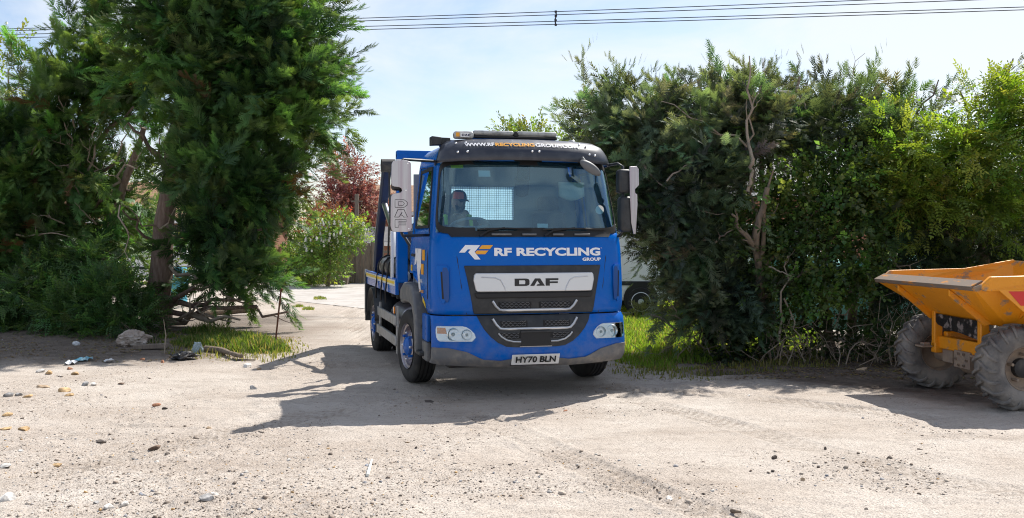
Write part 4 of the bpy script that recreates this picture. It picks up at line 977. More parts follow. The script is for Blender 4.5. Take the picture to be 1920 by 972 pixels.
# chassis, deck, side rails, tanks
m = MB()
for sg in (-1, 1): m.box((sg * .42, 3.4, .78), (.09, 5.6, .24))
for y in (1.3, 2.4, 3.4, 4.4, 5.4): m.box((0, y, .78), (.80, .1, .16))
m.box((0, 1.42, .48), (1.9, .14, .14)); m.box((0, 4.75, .47), (1.8, .16, .16)); m.lathe([(0, -.2), (.2, -.12), (.22, 0), (.2, .12), (0, .2)], 14, 'y', (0, 4.75, .47)); m.box((0, 1.2, .75), (.8, .9, .55))
m.build('chassis', M['chassis'], lorry, bevel=.01)
m = MB(); m.box((0, 3.95, 1.10), (2.34, 3.45, .10)); dk = m.build('deck', M['blue_dark'], lorry, bevel=.01)
for sg in (-1, 1):
    m = MB(); m.box((sg * 1.185, 3.95, 1.10), (.05, 3.4, .21)); m.build('deck_side', M['blue'], dk, bevel=.008)
    m = MB(); m.box((sg * 1.213, 3.95, 1.145), (.006, 3.36, .075)); m.build('reflective_tape', M['silvertape'], dk)
    m = MB(); m.box((sg * 1.2175, 3.95, 1.150), (.006, 3.30, .035)); m.build('reflective_tape', M['yellow'], dk)
    for z in (.66, .40):
        m = MB(); m.box((sg * 1.185, 3.32, z), (.035, 2.0, .125)); m.build('side_rail', M['galv'], lorry, bevel=.008)
    m = MB(); m.box((sg * 1.165, 2.36, .54), (.03, .10, .62)); m.box((sg * 1.165, 4.18, .54), (.03, .08, .5)); m.build('rail_post', M['galv'], lorry, bevel=.006)
    m = MB(); m.box((sg * 1.21, 2.34, .80), (.02, .05, .09)); m.build('side_marker', M['amberlens'], lorry, bevel=.005)
    m = MB(); m.lathe([(0, -.55), (.2, -.55), (.23, -.53), (.23, .53), (.2, .55), (0, .55)], 20, 'y', (sg * .85, 3.2, .62)); m.build('fuel_tank', M['alu'], lorry, smooth=40)
    m = MB()
    for k in range(3): m.box((sg * 1.0, 2.7 + .5 * k, .98), (.12, .12, .18))
    m.build('deck_bracket', M['chassis'], lorry, bevel=.01)
    # rear mudguard board and flap
    m = MB(); pr = []
    for k in range(13):
        a = R(8 + 164 * k / 12); pr.append((4.75 + .56 * math.cos(a), .44 + .54 * math.sin(a)))
    n = len(pr); m.add([(sg * 1.24, y, z) for y, z in pr] + [(sg * .70, y, z) for y, z in pr], [(k, k + 1, n + k + 1, n + k) for k in range(n - 1)]); o = m.build('rear_mudguard', M['blackpl'], lorry, smooth=50); md = o.modifiers.new('s', 'SOLIDIFY'); md.thickness = .02
    m = MB(); m.box((sg * 1.0, 5.62, .78), (.46, .04, .75)); m.build('mud_flap', M['blackpl'], lorry, bevel=.008)
    m = MB(); m.box((sg * 1.20, 5.72, .86), (.05, .10, .72)); m.build('rear_post', M['galv'], lorry, bevel=.01)
# blue head frame behind the cab
m = MB()
for sg in (-1, 1): m.box((sg * 1.12, 2.30, 1.98), (.14, .14, 1.66))
hf = m.build('head_frame', M['blue'], lorry, bevel=.012)
m = MB(); m.box((0, 2.30, 2.79), (2.38, .13, .10)); m.build('head_beam', M['blue'], hf, bevel=.01)
m = MB(); m.box((-1.12, 2.22, 2.70), (.16, .02, .05)); m.build('beam_plate', M['white'], hf)
# lifting arms with rams
for sg in (-1, 1):
    m = MB(); x = sg * 1.02
    poly = [(5.62, 1.15), (5.86, 1.2), (5.62, 1.75), (4.63, 2.84), (4.45, 2.90), (4.34, 2.82), (4.45, 2.70), (5.33, 1.72)]
    m.prism(poly, 'x', x - .055, x + .055); am = m.build('lift_arm', M['blue_dark'], lorry, bevel=.015)
    m = MB(); m.tube([(x + sg * .02, 5.92, 1.25), (x + sg * .02, 5.66, 1.78), (x + sg * .02, 4.70, 2.88)], .03, 8); m.build('sunlit_arm_edge', M['galv'], am, smooth=60)  # pale tube added to paint the sunlit rear edge of the arm
    m = MB(); m.tube([(x, 2.75, 1.2), (x, 3.6, 1.75)], .085, 12); m.build('ram_barrel', M['white'], am, smooth=40)
    m = MB(); m.tube([(x, 3.55, 1.72), (x, 5.0, 2.3)], .045, 10); m.build('ram_rod', M['chrome'], am, smooth=40)
    m = MB(); m.lathe([(0, -.1), (.10, -.1), (.10, .1), (0, .1)], 14, 'x', (x, 4.42, 2.80)); m.build('arm_pivot', M['chassis'], am, smooth=40)
    m = MB(); m.tube([(x - sg * .02, 4.42, 2.75), (x - sg * .02, 4.40, 2.2), (x, 4.36, 1.65), (x, 4.42, 1.4)], .016, 6); m.build('lift_chain', M['chassis'], am)
m = MB(); m.box((-1.20, 2.62, 1.50), (.04, .04, .62)); m.build('white_post', M['white'], lorry, bevel=.008)
# rolled sheet strapped on the deck
m = MB(); rnd = random.Random(3)
m.tube([(-1.04, 2.75 + .2 * k, 1.31 + .015 * math.sin(k * 2.1)) for k in range(10)], [.10, .145, .15, .14, .15, .145, .15, .14, .15, .10], 14); rs_ = m.build('rolled_sheet', M['bagdark'], lorry, smooth=50)
for y in (3.0, 3.5, 4.1):
    m = MB(); m.tube([(-1.04 + .165 * math.cos(a), y, 1.31 + .165 * math.sin(a)) for a in [2 * math.pi * k / 14 for k in range(15)]], .012, 5, cap=False); m.tube([(-1.205, y, 1.31), (-1.235, y + .05, 1.0), (-1.225, y + .1, .85)], .012, 5); m.build('strap', M['black'], rs_)
m = MB(); m.tube([(-.95, 1.92, 1.25), (-1.02, 1.95, 1.55), (-1.12, 2.0, 1.72), (-1.16, 2.05, 1.78)], [.03, .025, .02, .02], 7); m.build('suzie_hose', M['chassis'], lorry, smooth=60)

# ------------------------------------------------------------------ the driver
def person_driver():
    me = bpy.data.meshes.new('person'); J = {}
    pts_, ed, rad = [], [], []
    def j(n, p, r, par=None):
        J[n] = len(pts_); pts_.append(p); rad.append(r)
        if par: ed.append((J[par], J[n]))
    j('pelvis', (-.55, 1.18, 1.56), (.17, .13)); j('belly', (-.55, 1.20, 1.70), (.165, .12), 'pelvis'); j('chest', (-.55, 1.20, 1.88), (.185, .125), 'belly')
    j('neck0', (-.55, 1.18, 2.04), (.085, .075), 'chest'); j('neck', (-.55, 1.15, 2.10), (.058, .058), 'neck0')
    for s_, n in ((-1, 'a'), (1, 'b')):
        j('sh' + n, (-.55 + s_ * .19, 1.18, 1.99), (.075, .07), 'chest'); j('el' + n, (-.55 + s_ * .27, 1.00, 1.78), (.048, .048), 'sh' + n); j('wr' + n, (-.55 + s_ * .22, .74, 1.90), (.030, .026), 'el' + n)
        j('pa' + n, (-.55 + s_ * .215, .685, 1.93), (.038, .020), 'wr' + n)
        for f in range(4):
            x = -.55 + s_ * (.245 - .02 * f); j(f'f{f}{n}', (x, .645, 1.955 - .004 * f), (.0095, .0095), 'pa' + n); j(f'g{f}{n}', (x, .615, 1.935 - .004 * f), (.009, .009), f'f{f}{n}'); j(f'h{f}{n}', (x, .625, 1.905), (.008, .008), f'g{f}{n}')
        j('t0' + n, (-.55 + s_ * .175, .69, 1.945), (.012, .012), 'pa' + n); j('t1' + n, (-.55 + s_ * .165, .655, 1.965), (.010, .010), 't0' + n)
        j('hip' + n, (-.55 + s_ * .10, 1.12, 1.53), (.10, .095), 'pelvis'); j('kn' + n, (-.55 + s_ * .15, .78, 1.56), (.07, .07), 'hip' + n); j('an' + n, (-.55 + s_ * .15, .70, 1.27), (.045, .05), 'kn' + n); j('to' + n, (-.55 + s_ * .16, .56, 1.235), (.035, .03), 'an' + n)
    me.from_pydata(pts_, ed, []); o = bpy.data.objects.new('tmp', me); COL.objects.link(o)
    o.modifiers.new('skin', 'SKIN'); sv = me.skin_vertices[0].data
    for i, r_ in enumerate(rad): sv[i].radius = r_; sv[i].use_root = (i == 0)
    ss = o.modifiers.new('sub', 'SUBSURF'); ss.levels = ss.render_levels = 2
    dg = bpy.context.evaluated_depsgraph_get(); bm = bmesh.new(); tmp = bpy.data.meshes.new_from_object(o.evaluated_get(dg)); bm.from_mesh(tmp)
    bpy.data.objects.remove(o)
    # head: a shaped sphere with brow, nose, chin, ears, turned a little to one side
    hm = bmesh.new(); bmesh.ops.create_uvsphere(hm, u_segments=32, v_segments=24, radius=1)
    for v in hm.verts:
        x, y, z = v.co; w_ = .078 * (1 - .16 * max(0, -z) ** 1.5); d = .098
        nx, ny, nz = x * w_, y * d, z * .122
        f = max(0, -y)                                            # face side
        ny += .012 * max(0, -z) * f                               # jaw
        ny -= .030 * math.exp(-((x / .16) ** 2) - ((z + .10) / .16) ** 2) * f     # nose
        ny += .012 * f * (math.exp(-((abs(x) - .36) / .15) ** 2 - ((z - .06) / .10) ** 2))   # eye sockets
        ny -= .007 * f * math.exp(-((z - .22) / .09) ** 2)        # brow
        ny -= .010 * f * math.exp(-((x / .3) ** 2) - ((z + .82) / .2) ** 2)       # chin
        ny -= .006 * f * math.exp(-((x / .28) ** 2) - ((z + .45) / .10) ** 2)     # lips
        nx += math.copysign(.020, x) * math.exp(-((abs(x) - .95) / .12) ** 2 - ((z + .02) / .22) ** 2 - ((y - .12) / .16) ** 2)   # ears
        v.co = (nx, ny, nz)
    RM = Matrix.Translation((-.55, 1.11, 2.235)) @ Matrix.Rotation(R(24), 4, 'Z') @ Matrix.Rotation(R(6), 4, 'X')
    bmesh.ops.transform(hm, matrix=RM, verts=hm.verts)
    hmesh = bpy.data.meshes.new('h'); hm.to_mesh(hmesh); bm.from_mesh(hmesh); hm.free()
    out = bpy.data.meshes.new('person'); bm.to_mesh(out); bm.free()
    for k in ('skin', 'navy'): out.materials.append(M[k])
    Ri = RM.inverted()
    for p in out.polygons:
        c = p.center; p.use_smooth = True
        hand = c.y < .735 and c.z > 1.8
        p.material_index = 0 if (c.z > 2.085 or hand) else 1
    o = bpy.data.objects.new('person', out); COL.objects.link(o)
    tag(o, 'driver in black and orange peaked cap and hi-vis braces at the wheel of the lorry', 'person')
    o.parent = None; o.matrix_world = Matrix.Translation((TX0, TY0, 0)) @ Matrix.Rotation(R(14.5), 4, 'Z') @ Matrix.Translation((-.07, 0, -.085))
    def child(m, name, mt, **k): return m.build(name, mt, o, smooth=60, **k)
    # cap
    m = MB(); T = lambda p: tuple(RM @ Vector(p)); n = 24
    for j_, (r_, z) in enumerate(((1.08, .035), (1.07, .06), (1.0, .09), (.80, .118), (.45, .136), (.02, .14))):
        m.v += [T((.080 * r_ * math.cos(2 * math.pi * k / n), .101 * r_ * math.sin(2 * math.pi * k / n), z)) for k in range(n)]
    for a in range(5):
        for k in range(n):
            m.f.append((a * n + k, a * n + (k + 1) % n, (a + 1) * n + (k + 1) % n, (a + 1) * n + k)); m.m.append(1 if a < 3 and (12 <= k <= 17) else 0)
    cap = m.build('cap', [M['capblack'], M['capred']], o, smooth=70)
    m = MB(); m.grid(lambda u, v: T(((u - .5) * .15 * (1 - .35 * v * v), -.085 - .085 * v * (1 - (2 * u - 1) ** 2 * .35), .045 - .02 * v - .015 * (2 * u - 1) ** 2)), 10, 5)
    pk = m.build('cap_peak', M['capblack'], cap, smooth=70); md = pk.modifiers.new('s', 'SOLIDIFY'); md.thickness = .006
    # beard, eyes
    m = MB(); m.grid(lambda u, v: T((.070 * math.sin((u - .5) * 3.0) * (1.0 - .3 * v), -.092 * math.cos((u - .5) * 2.6) * (1 - .12 * v) - .006, -.035 - .085 * v + .025 * (1 - abs(2 * u - 1)) * (1 - v) * -1.2)), 14, 6); child(m, 'beard', M['hair'], fix=False)
    for s_ in (-1, 1):
        m = MB(); m.lathe([(0, -.012), (.008, -.009), (.012, 0), (.008, .008), (0, .010)], 10, 'y', (s_ * .029, -.083, .008)); m.v = [T(p) for p in m.v]; child(m, 'eye', M['black'])
    # hi-vis shoulder bands and the far-side ear defender
    m = MB()
    for s_ in (-1, 1): m.tube([(-.55 + s_ * .15, 1.09, 1.80), (-.55 + s_ * .15, 1.07, 1.93), (-.55 + s_ * .145, 1.14, 2.07), (-.55 + s_ * .14, 1.24, 2.07)], .022, 8)
    child(m, 'hivis_brace', M['hivis'])
    return o
person_driver()

# the load on the deck
lo_ = thing('covered_skip', "pale blue sheeted load standing on the lorry deck, glimpsed through the cab's rear window", 'skip', (TX0, TY0, 0), R(14.5))
m = MB(); m.prism([(2.75, 1.16), (4.6, 1.16), (4.95, 1.92), (2.60, 1.92)], 'x', -.80, .80); m.build('skip_body', M['blue_dark'], lo_, bevel=.02)
m = MB(); m.grid(lambda u, v: ((u - .5) * 1.6, 2.62 + 2.3 * v, 1.93 + .20 * math.sin(u * math.pi) ** .6 * math.sin(v * math.pi) ** .5 + .03 * math.sin(u * 17 + v * 9)), 40, 30); m.build('load_sheet', mat('pale blue sheeting', (.42, .55, .62), .6, col2=(.62, .70, .74), nscale=5), lo_, smooth=70, fix=False)

# ------------------------------------------------------------------ site dumper (local frame: x forward, y towards the camera side, z up)
DO = Vector((4.98, 10.75, 0)); DH = math.atan2(-.12, -.993)
dumper = thing('site_dumper', 'muddy orange site dumper with an empty tipping skip parked against the overgrown hedge', 'dumper', DO, DH)
# with heading -X, local +y points towards the camera (-Y world)
def dbuild(m, name, mt, parent=dumper, **k): return m.build(name, mt, parent, **k)
WL = .98
lip_o, rim_z, lip_z = .60, 1.36, 1.235
def sk(pts): return pts
# outer rim loop (x,y,z) and base loop
rim = [(lip_o, -WL, lip_z), (lip_o, WL, lip_z), (.42, WL + .02, 1.31), (-.55, WL, 1.34), (-1.05, WL * .9, 1.45), (-1.05, -WL * .9, 1.45), (-.55, -WL, 1.34), (.42, -WL - .02, 1.31)]
bas = [(.10, -.50, .84), (.10, .50, .84), (.02, .62, .84), (-.55, .62, .80), (-.80, .5, .82), (-.80, -.5, .82), (-.55, -.62, .80), (.02, -.62, .84)]
m = MB(); n = 8
m.add(rim + bas, [(k, (k + 1) % n, n + (k + 1) % n, n + k) for k in range(n)] + [tuple(range(n, 2 * n))])
skip = dbuild(m, 'tipping_skip', M['orangemud'], fix=True); md = skip.modifiers.new('s', 'SOLIDIFY'); md.thickness = .034; md.offset = 0
md = skip.modifiers.new('b', 'BEVEL'); md.width = .008; md.segments = 2
# floor and inner liner mud
m = MB(); m.add([(.50, -.90, 1.23), (.50, .90, 1.23), (.06, .5, .90), (-.6, .5, .87), (-.6, -.5, .87), (.06, -.5, .90)], [(0, 1, 2, 5), (5, 2, 3, 4)])
dbuild(m, 'skip_floor', M['mud'], skip, fix=False)
# lip flange at the pouring edge
m = MB(); m.prism([(.605, 1.205), (.625, 1.245), (.50, 1.308), (.485, 1.295), (.585, 1.235), (.57, 1.20)], 'y', -WL - .02, WL - .02)
dbuild(m, 'pouring_lip', M['mudlip'], skip, bevel=.006)
for sg in (-1, 1):     # side rims
    m = MB(); pts_ = [(.55, lip_z + .01), (.44, 1.345), (-.50, 1.365), (-1.05, 1.47), (-1.05, 1.36), (-.50, 1.225), (.50, 1.20)]
    m.add([(x, sg * (WL + (.03 if x > -.9 else -.08)), z) for x, z in pts_] + [(x, sg * (WL - (.025 if x > -.9 else .13)), z) for x, z in pts_],
          [tuple(range(7)), tuple(range(7, 14))] + [(k, (k + 1) % 7, 7 + (k + 1) % 7, 7 + k) for k in range(7)])
    dbuild(m, 'side_rim', M['orangemud'], skip, bevel=.012)
    m = MB(); m.prism([(.585, 1.195), (.115, .845), (.20, .815), (.30, .90), (.585, 1.13)], 'y', sg * .50, sg * .53); dbuild(m, 'front_gusset', M['orangemud'], skip, bevel=.004)
    # side gusset plates running down the flank
    for x in (-.05, -.62):
        m = MB(); m.add([(x, sg * (WL - .02), 1.22), (x - .03, sg * (WL - .02), 1.22), (x - .03, sg * .60, .84), (x, sg * .60, .84), (x - .015, sg * (WL - .02), 1.06)], [(0, 4, 3), (1, 2, 4), (0, 1, 4), (2, 3, 4)])
        dbuild(m, 'flank_gusset', M['orange'], skip)
m = MB(); m.add([(.26, WL + .0335, 1.20), (-.16, WL + .0335, 1.20), (-.16, WL + .0335, 1.06), (.13, WL + .0335, 1.06)], [(0, 1, 2, 3)])
o = dbuild(m, 'red_decal', M['reddecal'], skip, fix=False)
m = MB(); m.prism([(.36, 1.215), (-.48, 1.215), (-.48, 1.0), (.10, 1.0)], 'y', WL + .005, WL + .030); dbuild(m, 'flank_panel', M['orange'], skip, bevel=.005)
# front frame: posts, black plate, cross beam, brackets
m = MB()
for sg in (-1, 1): m.box((.16, sg * .44, .70), (.10, .07, .42)); m.box((.13, sg * .44, .50), (.16, .09, .12))
m.box((.10, 0, .56), (.12, .84, .14)); m.box((-.55, .38, .60), (1.3, .08, .16)); m.box((-.55, -.38, .60), (1.3, .08, .16))
fr = dbuild(m, 'front_frame', M['orangemud'], bevel=.012)
m = MB(); m.add([(.185, -.42, .88), (.185, .42, .86), (.185, .42, .66), (.185, .12, .70), (.185, -.15, .72), (.185, -.36, .76), (.185, -.42, .80)], [tuple(range(7))])
o = dbuild(m, 'rusty_front_plate', M['burnt'], fr, fix=False); md = o.modifiers.new('s', 'SOLIDIFY'); md.thickness = .012
for sg in (-1, 1):
    m = MB(); m.box((.25, sg * .53, .505), (.16, .16, .02)); m.box((.25, sg * .53, .53), (.08, .08, .03)); dbuild(m, 'tie_down_bracket', M['mud'], fr, bevel=.006)
m = MB(); m.tube([(0, -.62, .42), (0, -.3, .42), (0, 0, .42), (0, .3, .42), (0, .62, .42)], [.10, .10, .13, .10, .10], 14); m.lathe([(0, -.14), (.13, -.14), (.17, -.08), (.17, .08), (.13, .14), (0, .14)], 16, 'y', (0, .05, .42)); m.box((.12, .08, .42), (.12, .3, .18)); m.box((.06, -.28, .45), (.14, .2, .2))
dbuild(m, 'front_axle', M['mud'], smooth=40)
for k in range(6):
    m = MB(); a = k * math.pi / 3; m.lathe([(0, -.012), (.014, -.012), (.014, 0)], 6, 'x', (.20, .08 + .1 * math.cos(a), .42 + .07 * math.sin(a))); dbuild(m, 'axle_bolt', M['mud'], fr)
def dwheel(x, y, sg):
    root = empty('wheel', (x, y, .425), 0, dumper); rad, hw_ = .40, .155
    m = MB(); prof = [(.215, -hw_ * .72), (.25, -hw_ * .95), (.32, -hw_ * 1.05), (.375, -hw_ * .98), (rad, -hw_ * .80), (rad + .008, 0), (rad, hw_ * .80), (.375, hw_ * .98), (.32, hw_ * 1.05), (.25, hw_ * .95), (.215, hw_ * .72)]
    m.lathe(prof, 48, 'y', (0, 0, 0)); ty = m.build('tyre', M['mudtyre'], root, smooth=50)
    m = MB(); nl = 20
    for k in range(nl):
        for s_ in (-1, 1):
            a0 = 2 * math.pi * (k + (.5 if s_ > 0 else 0)) / nl; pts = []
            for (f, da, r_) in ((-.12, .0, rad + .004), (.35, -.07, rad + .004), (.80, -.16, rad - .004), (1.02, -.20, .375), (1.07, -.22, .335)):
                for hh in (0, 1):
                    for e in (-.036, .036):
                        rr_ = r_ + (.034 if hh else -.02) * (1 if f < .9 else .5); a = a0 + da + e; pts.append((rr_ * math.cos(a), s_ * hw_ * f * (1.0 if not hh or f < .9 else 1.03), rr_ * math.sin(a)))
            fs_ = []
            for i in range(4):
                b_ = i * 4; fs_ += [(b_, b_ + 1, b_ + 5, b_ + 4), (b_ + 2, b_ + 6, b_ + 7, b_ + 3), (b_, b_ + 4, b_ + 6, b_ + 2), (b_ + 1, b_ + 3, b_ + 7, b_ + 5)]
            fs_ += [(0, 2, 3, 1), (16, 17, 19, 18)]; m.add(pts, fs_)
    m.build('tread_lugs', M['mudtyre'], ty, bevel=.008, segs=2)
    for s_ in (-1, 1):
        m = MB(); m.lathe([(.225, s_ * hw_ * .74), (.218, s_ * hw_ * .80), (.205, s_ * hw_ * .70), (.195, s_ * hw_ * .30), (.13, s_ * (.02 if s_ == sg else .03)), (0, s_ * .03)], 32, 'y'); rim_ = m.build('rim', M['mud'], root, smooth=40)
    m = MB(); m.lathe([(.10, 0), (.095, sg * .08), (.06, sg * .10), (0, sg * .10)], 16, 'y'); m.build('hub', M['chassis'], root, smooth=40)
    for k in range(5):
        a = 2 * math.pi * k / 5 + .3; m = MB(); m.lathe([(0, sg * .09), (.016, sg * .085), (.016, 0)], 6, 'y', (.14 * math.cos(a), sg * .03, .14 * math.sin(a))); m.build('wheel_nut', M['mud'], root)
for x in (0, -1.85):
    for sg in (-1, 1): dwheel(x, sg * .78, sg)
m = MB(); m.box((-1.75, 0, .72), (1.3, .9, .40)); m.box((-2.1, 0, 1.02), (.75, .85, .28)); dbuild(m, 'engine_housing', M['orange'], bevel=.05)
m = MB(); m.box((-1.45, 0, .98), (.45, .46, .12)); m.box((-1.68, 0, 1.22), (.10, .44, .40)); dbuild(m, 'driver_seat', M['black'], bevel=.04)
m = MB(); m.lathe([(.19, 0), (.205, .015), (.19, .03), (.175, .015)], 24, 'z', (-1.10, 0, 1.22), closed=True); m.tube([(-1.02, 0, .85), (-1.10, 0, 1.23)], .025, 8); m.box((-1.10, 0, 1.235), (.36, .03, .01)); dbuild(m, 'steering_wheel', M['black'], smooth=50)
m = MB(); m.tube([(0, 0, .42 + 0), (0, 0, .43)], .01, 4); m.v = []; m.f = []; m.m = []
m.tube([(-1.85, -.55, .42), (-1.85, .55, .42)], .10, 12); dbuild(m, 'rear_axle', M['mud'], smooth=40)

# ------------------------------------------------------------------ parked vans
def make_van(label, loc, rz):
    root = thing('parked_van', label, 'van', loc, rz)
    # local x forward, y = side towards the camera is -y, z up ; side outline
    prof = [(-2.55, .42), (-2.58, .9), (-2.55, 1.9), (-2.45, 2.02), (.75, 2.05), (1.15, 1.98), (1.85, 1.28), (2.42, 1.12), (2.58, .95), (2.60, .45), (2.3, .36), (-2.3, .36)]
    m = MB(); m.prism(prof, 'y', -.95, .95); body = m.build('body', M['vanwhite'], root, bevel=.09, segs=4)
    for sg in (-1, 1):
        m = MB(); m.prism([(1.02, 1.86), (.28, 1.88), (.26, 1.30), (1.62, 1.30)], 'y', sg * .951, sg * .960); m.build('cab_window', M['winglass'], body, bevel=.02)
        m = MB(); m.box((0, sg * .962, .74), (4.2, .02, .09)); m.build('rub_strip', M['blackpl'], body, bevel=.008)
        for x in (.22, -1.05): m = MB(); m.tube([(x, sg * .956, 1.9), (x, sg * .956, .5)], .008, 5); m.build('door_seam', M['black'], body)
        m = MB(); m.box((.10, sg * .97, 1.15), (.16, .03, .04)); m.build('door_handle', M['black'], body, bevel=.008)
        m = MB(); m.box((1.42, sg * 1.06, 1.34), (.12, .18, .24)); m.build('door_mirror', M['black'], body, bevel=.03)
        for x in (-1.55, 1.52):
            m = MB(); m.lathe([(0, 0), (.375, 0), (.375, -sg * .02), (0, -sg * .02)], 28, 'y', (x, sg * .975, .40)); m.build('wheel_arch', M['black'], body)
            w_ = empty('wheel', (x, sg * .88, .335), 0, root)
            m = MB(); m.lathe([(.20, -.10), (.30, -.11), (.33, -.08), (.335, 0), (.33, .08), (.30, .11), (.20, .10)], 32, 'y'); ty = m.build('tyre', M['tyre'], w_, smooth=50)
            m = MB(); s_ = sg; m.lathe([(.215, s_ * .105), (.20, s_ * .11), (.19, s_ * .06), (.12, s_ * .085), (.07, s_ * .085), (.06, s_ * .11), (0, s_ * .115)], 28, 'y'); m.build('rim', M['silver'], w_, smooth=40)
            for k in range(8):
                a = 2 * math.pi * k / 8; m = MB(); m.lathe([(0, s_ * .092), (.022, s_ * .09)], 10, 'y', (.155 * math.cos(a), 0, .155 * math.sin(a))); m.build('rim_hole', M['black'], w_)
    m = MB(); m.add([(1.17, -.82, 1.93), (1.17, .82, 1.93), (1.84, .86, 1.30), (1.84, -.86, 1.30)], [(0, 1, 2, 3)]); m.v = [(p[0] + .02, p[1], p[2] + .02) for p in m.v]; m.build('windscreen', M['winglass'], body, fix=False)
    for sg in (-1, 1): m = MB(); m.box((2.56, sg * .70, .86), (.08, .34, .2)); m.build('headlight', M['clearlens'], body, bevel=.03)
    m = MB(); m.box((2.56, 0, .52), (.14, 1.8, .22)); m.box((-2.56, 0, .5), (.12, 1.8, .18)); m.build('bumper', M['blackpl'], body, bevel=.04)
    return root
v1 = make_van('white panel van half hidden between the blue lorry and the grey-green conifer hedge', (4.35, 22.6, 0), 0)
v2 = copy_tree(v1); v2.location = (-12.9, 33.5, 0); v2.rotation_euler.z = R(12)
v2['label'] = 'white van glimpsed under the low branches of the big conifer, beyond its trunk'

# ------------------------------------------------------------------ houses, shed, fence, planter, pole
def house(name, label, cx, cy, wid, dep, eav, ridge, rz, wallm, roofm, wins=(), over=.35):
    root = thing(name, label, 'house' if 'shed' not in name else 'shed', (cx, cy, 0), rz)
    hw, hd = wid / 2, dep / 2
    m = MB(); m.box((0, 0, eav / 2), (wid, dep, eav)); 
    for sx in (-1, 1): m.prism([(-hd, eav - .002), (hd, eav - .002), (0, ridge - .12)], 'x', sx * hw - (.2 if sx > 0 else 0), sx * hw + (0 if sx > 0 else .2))
    wl_ = m.build('wall', M[wallm], root)
    m = MB(); th = .12
    for sy in (-1, 1):
        sl = (ridge - eav) / hd; a = (-hw - over, sy * (hd + over), eav - sl * over); b_ = (hw + over, sy * (hd + over), eav - sl * over); c_ = (hw + over, 0, ridge); d_ = (-hw - over, 0, ridge)
        m.add([a, b_, c_, d_] + [(p[0], p[1], p[2] + th) for p in (a, b_, c_, d_)], [(0, 1, 2, 3), (4, 5, 6, 7), (0, 1, 5, 4), (1, 2, 6, 5), (2, 3, 7, 6), (3, 0, 4, 7)])
    rf = m.build('roof', M[roofm], root)
    sl = (ridge - eav) / hd
    for sy in (-1, 1): m = MB(); m.box((0, sy * (hd + over + .03), eav - sl * over + .02), (wid + 2 * over, .03, .16)); m.build('fascia', M['white'], rf)
    for (x, z, w_, h_) in wins:
        m = MB(); m.box((x, -hd - .01, z), (w_ + .14, .06, h_ + .14)); f = m.build('window', M['white'], root, bevel=.01)
        m = MB(); m.box((x, -hd - .03, z), (w_, .05, h_)); m.build('pane', M['winglass'], f)
        m = MB(); m.box((x, -hd - .045, z), (.05, .04, h_)); m.build('mullion', M['white'], f)
    return root
house('bungalow', 'brown brick bungalow with pale fascia seen past the lorry\'s lifting arm', -4.1, 49.0, 5.4, 5.0, 3.0, 4.2, R(4), 'brick', 'rooftile', ((-1.5, 1.5, 1.0, 1.1), (1.2, 1.5, 1.3, 1.1)))
house('garden_shed', 'low brick shed with slate roof behind the weathered garden fence', -6.3, 43.0, 2.6, 2.4, 1.55, 2.1, R(0), 'brick', 'slate', over=.2)
house('cottage', 'orange roofed cottage showing in chinks of the large conifer by the stake', -15.5, 46.0, 8.5, 6.0, 2.6, 4.2, R(-6), 'brick', 'rooftile', ((-2.4, 1.5, 1.2, 1.1), (0, 1.5, 1.2, 1.1), (2.4, 1.5, 1.2, 1.1)))
house('brick_house', 'pinkish brick house barely visible through the thin middle of the hedge', 8.3, 38.0, 8.0, 6.0, 3.4, 4.6, R(8), 'brick', 'slate', ((-2.0, 1.6, 1.2, 1.1), (1.6, 1.6, 1.2, 1.1)))
# close-boarded fence with gate
fn = thing('board_fence', 'weathered grey board fence with a ledged gate beyond the pale drive', 'fence', (0, 0, 0))
fY = 38.0; fz = .05
def fx(px): return (px - CX) / FPX * fY
fn.location = (fx(640), fY, 0)
rnd = random.Random(5); m = MB(); x = fx(640)
def board(mm, xa, w_, h_): mm.box((xa + w_ / 2 - fn.location.x, rnd.uniform(-.006, .006), h_ / 2), (w_ - .008, .02, h_))
xg0, xg1 = fx(648), fx(669)
xa = fx(669)
while xa < fx(720): board(m, xa, .13, 1.56 + rnd.uniform(-.03, .03)); xa += .13
m.build('fence_boards', M['wood'], fn)
m = MB(); xa = xg0
while xa < xg1 - .1: board(m, xa, .105, 1.42 + rnd.uniform(-.01, .01)); xa += .105
gt = m.build('gate', M['wood'], fn)
m = MB()
for z in (.35, .8, 1.25): m.box(((xg0 + xg1) / 2 - fn.location.x, -.03, z), (xg1 - xg0, .035, .10))
m.build('gate_ledge', M['wood'], gt)
for px in (644, 670, 700):
    m = MB(); m.box((fx(px) - fn.location.x, -.02, .80), (.13, .12, 1.66)); m.build('fence_post', M['wood'], fn, bevel=.01)
m = MB(); m.box((fx(695) - fn.location.x, .03, .6), (2.0, .04, .1)); m.box((fx(695) - fn.location.x, .03, 1.2), (2.0, .04, .1)); m.build('fence_rail', M['wood'], fn)
pl = thing('planter', 'low wooden planter of clipped greenery in front of the garden gate', 'planter', (fx(646), 37.0, 0))
m = MB(); m.box((0, 0, .17), (.62, .45, .34), taper=(1.06, 1.06)); m.build('tub', M['wood'], pl, bevel=.015)
rs = np.random.default_rng(4); d = rs.normal(size=(150, 3)); d /= np.linalg.norm(d, axis=1)[:, None]
V, F, C = scatter(BROAD, d * np.array([.30, .26, .25]) + np.array([0, 0, .58]), d, rs, size=(.35, .5), c0=(.04, .08, .02), c1=(.12, .19, .04)); np_mesh('foliage', V, F, M['leaf'], pl, C)
po = thing('telegraph_pole', 'thin grey timber pole rising in front of the copper-leaved tree', 'pole', (P(669, 500, 40).x, 40, 0))
m = MB(); m.lathe([(.10, 0), (.085, 3.5), (0, 3.5)], 10, 'z'); m.build('post', M['wood'], po, smooth=40)
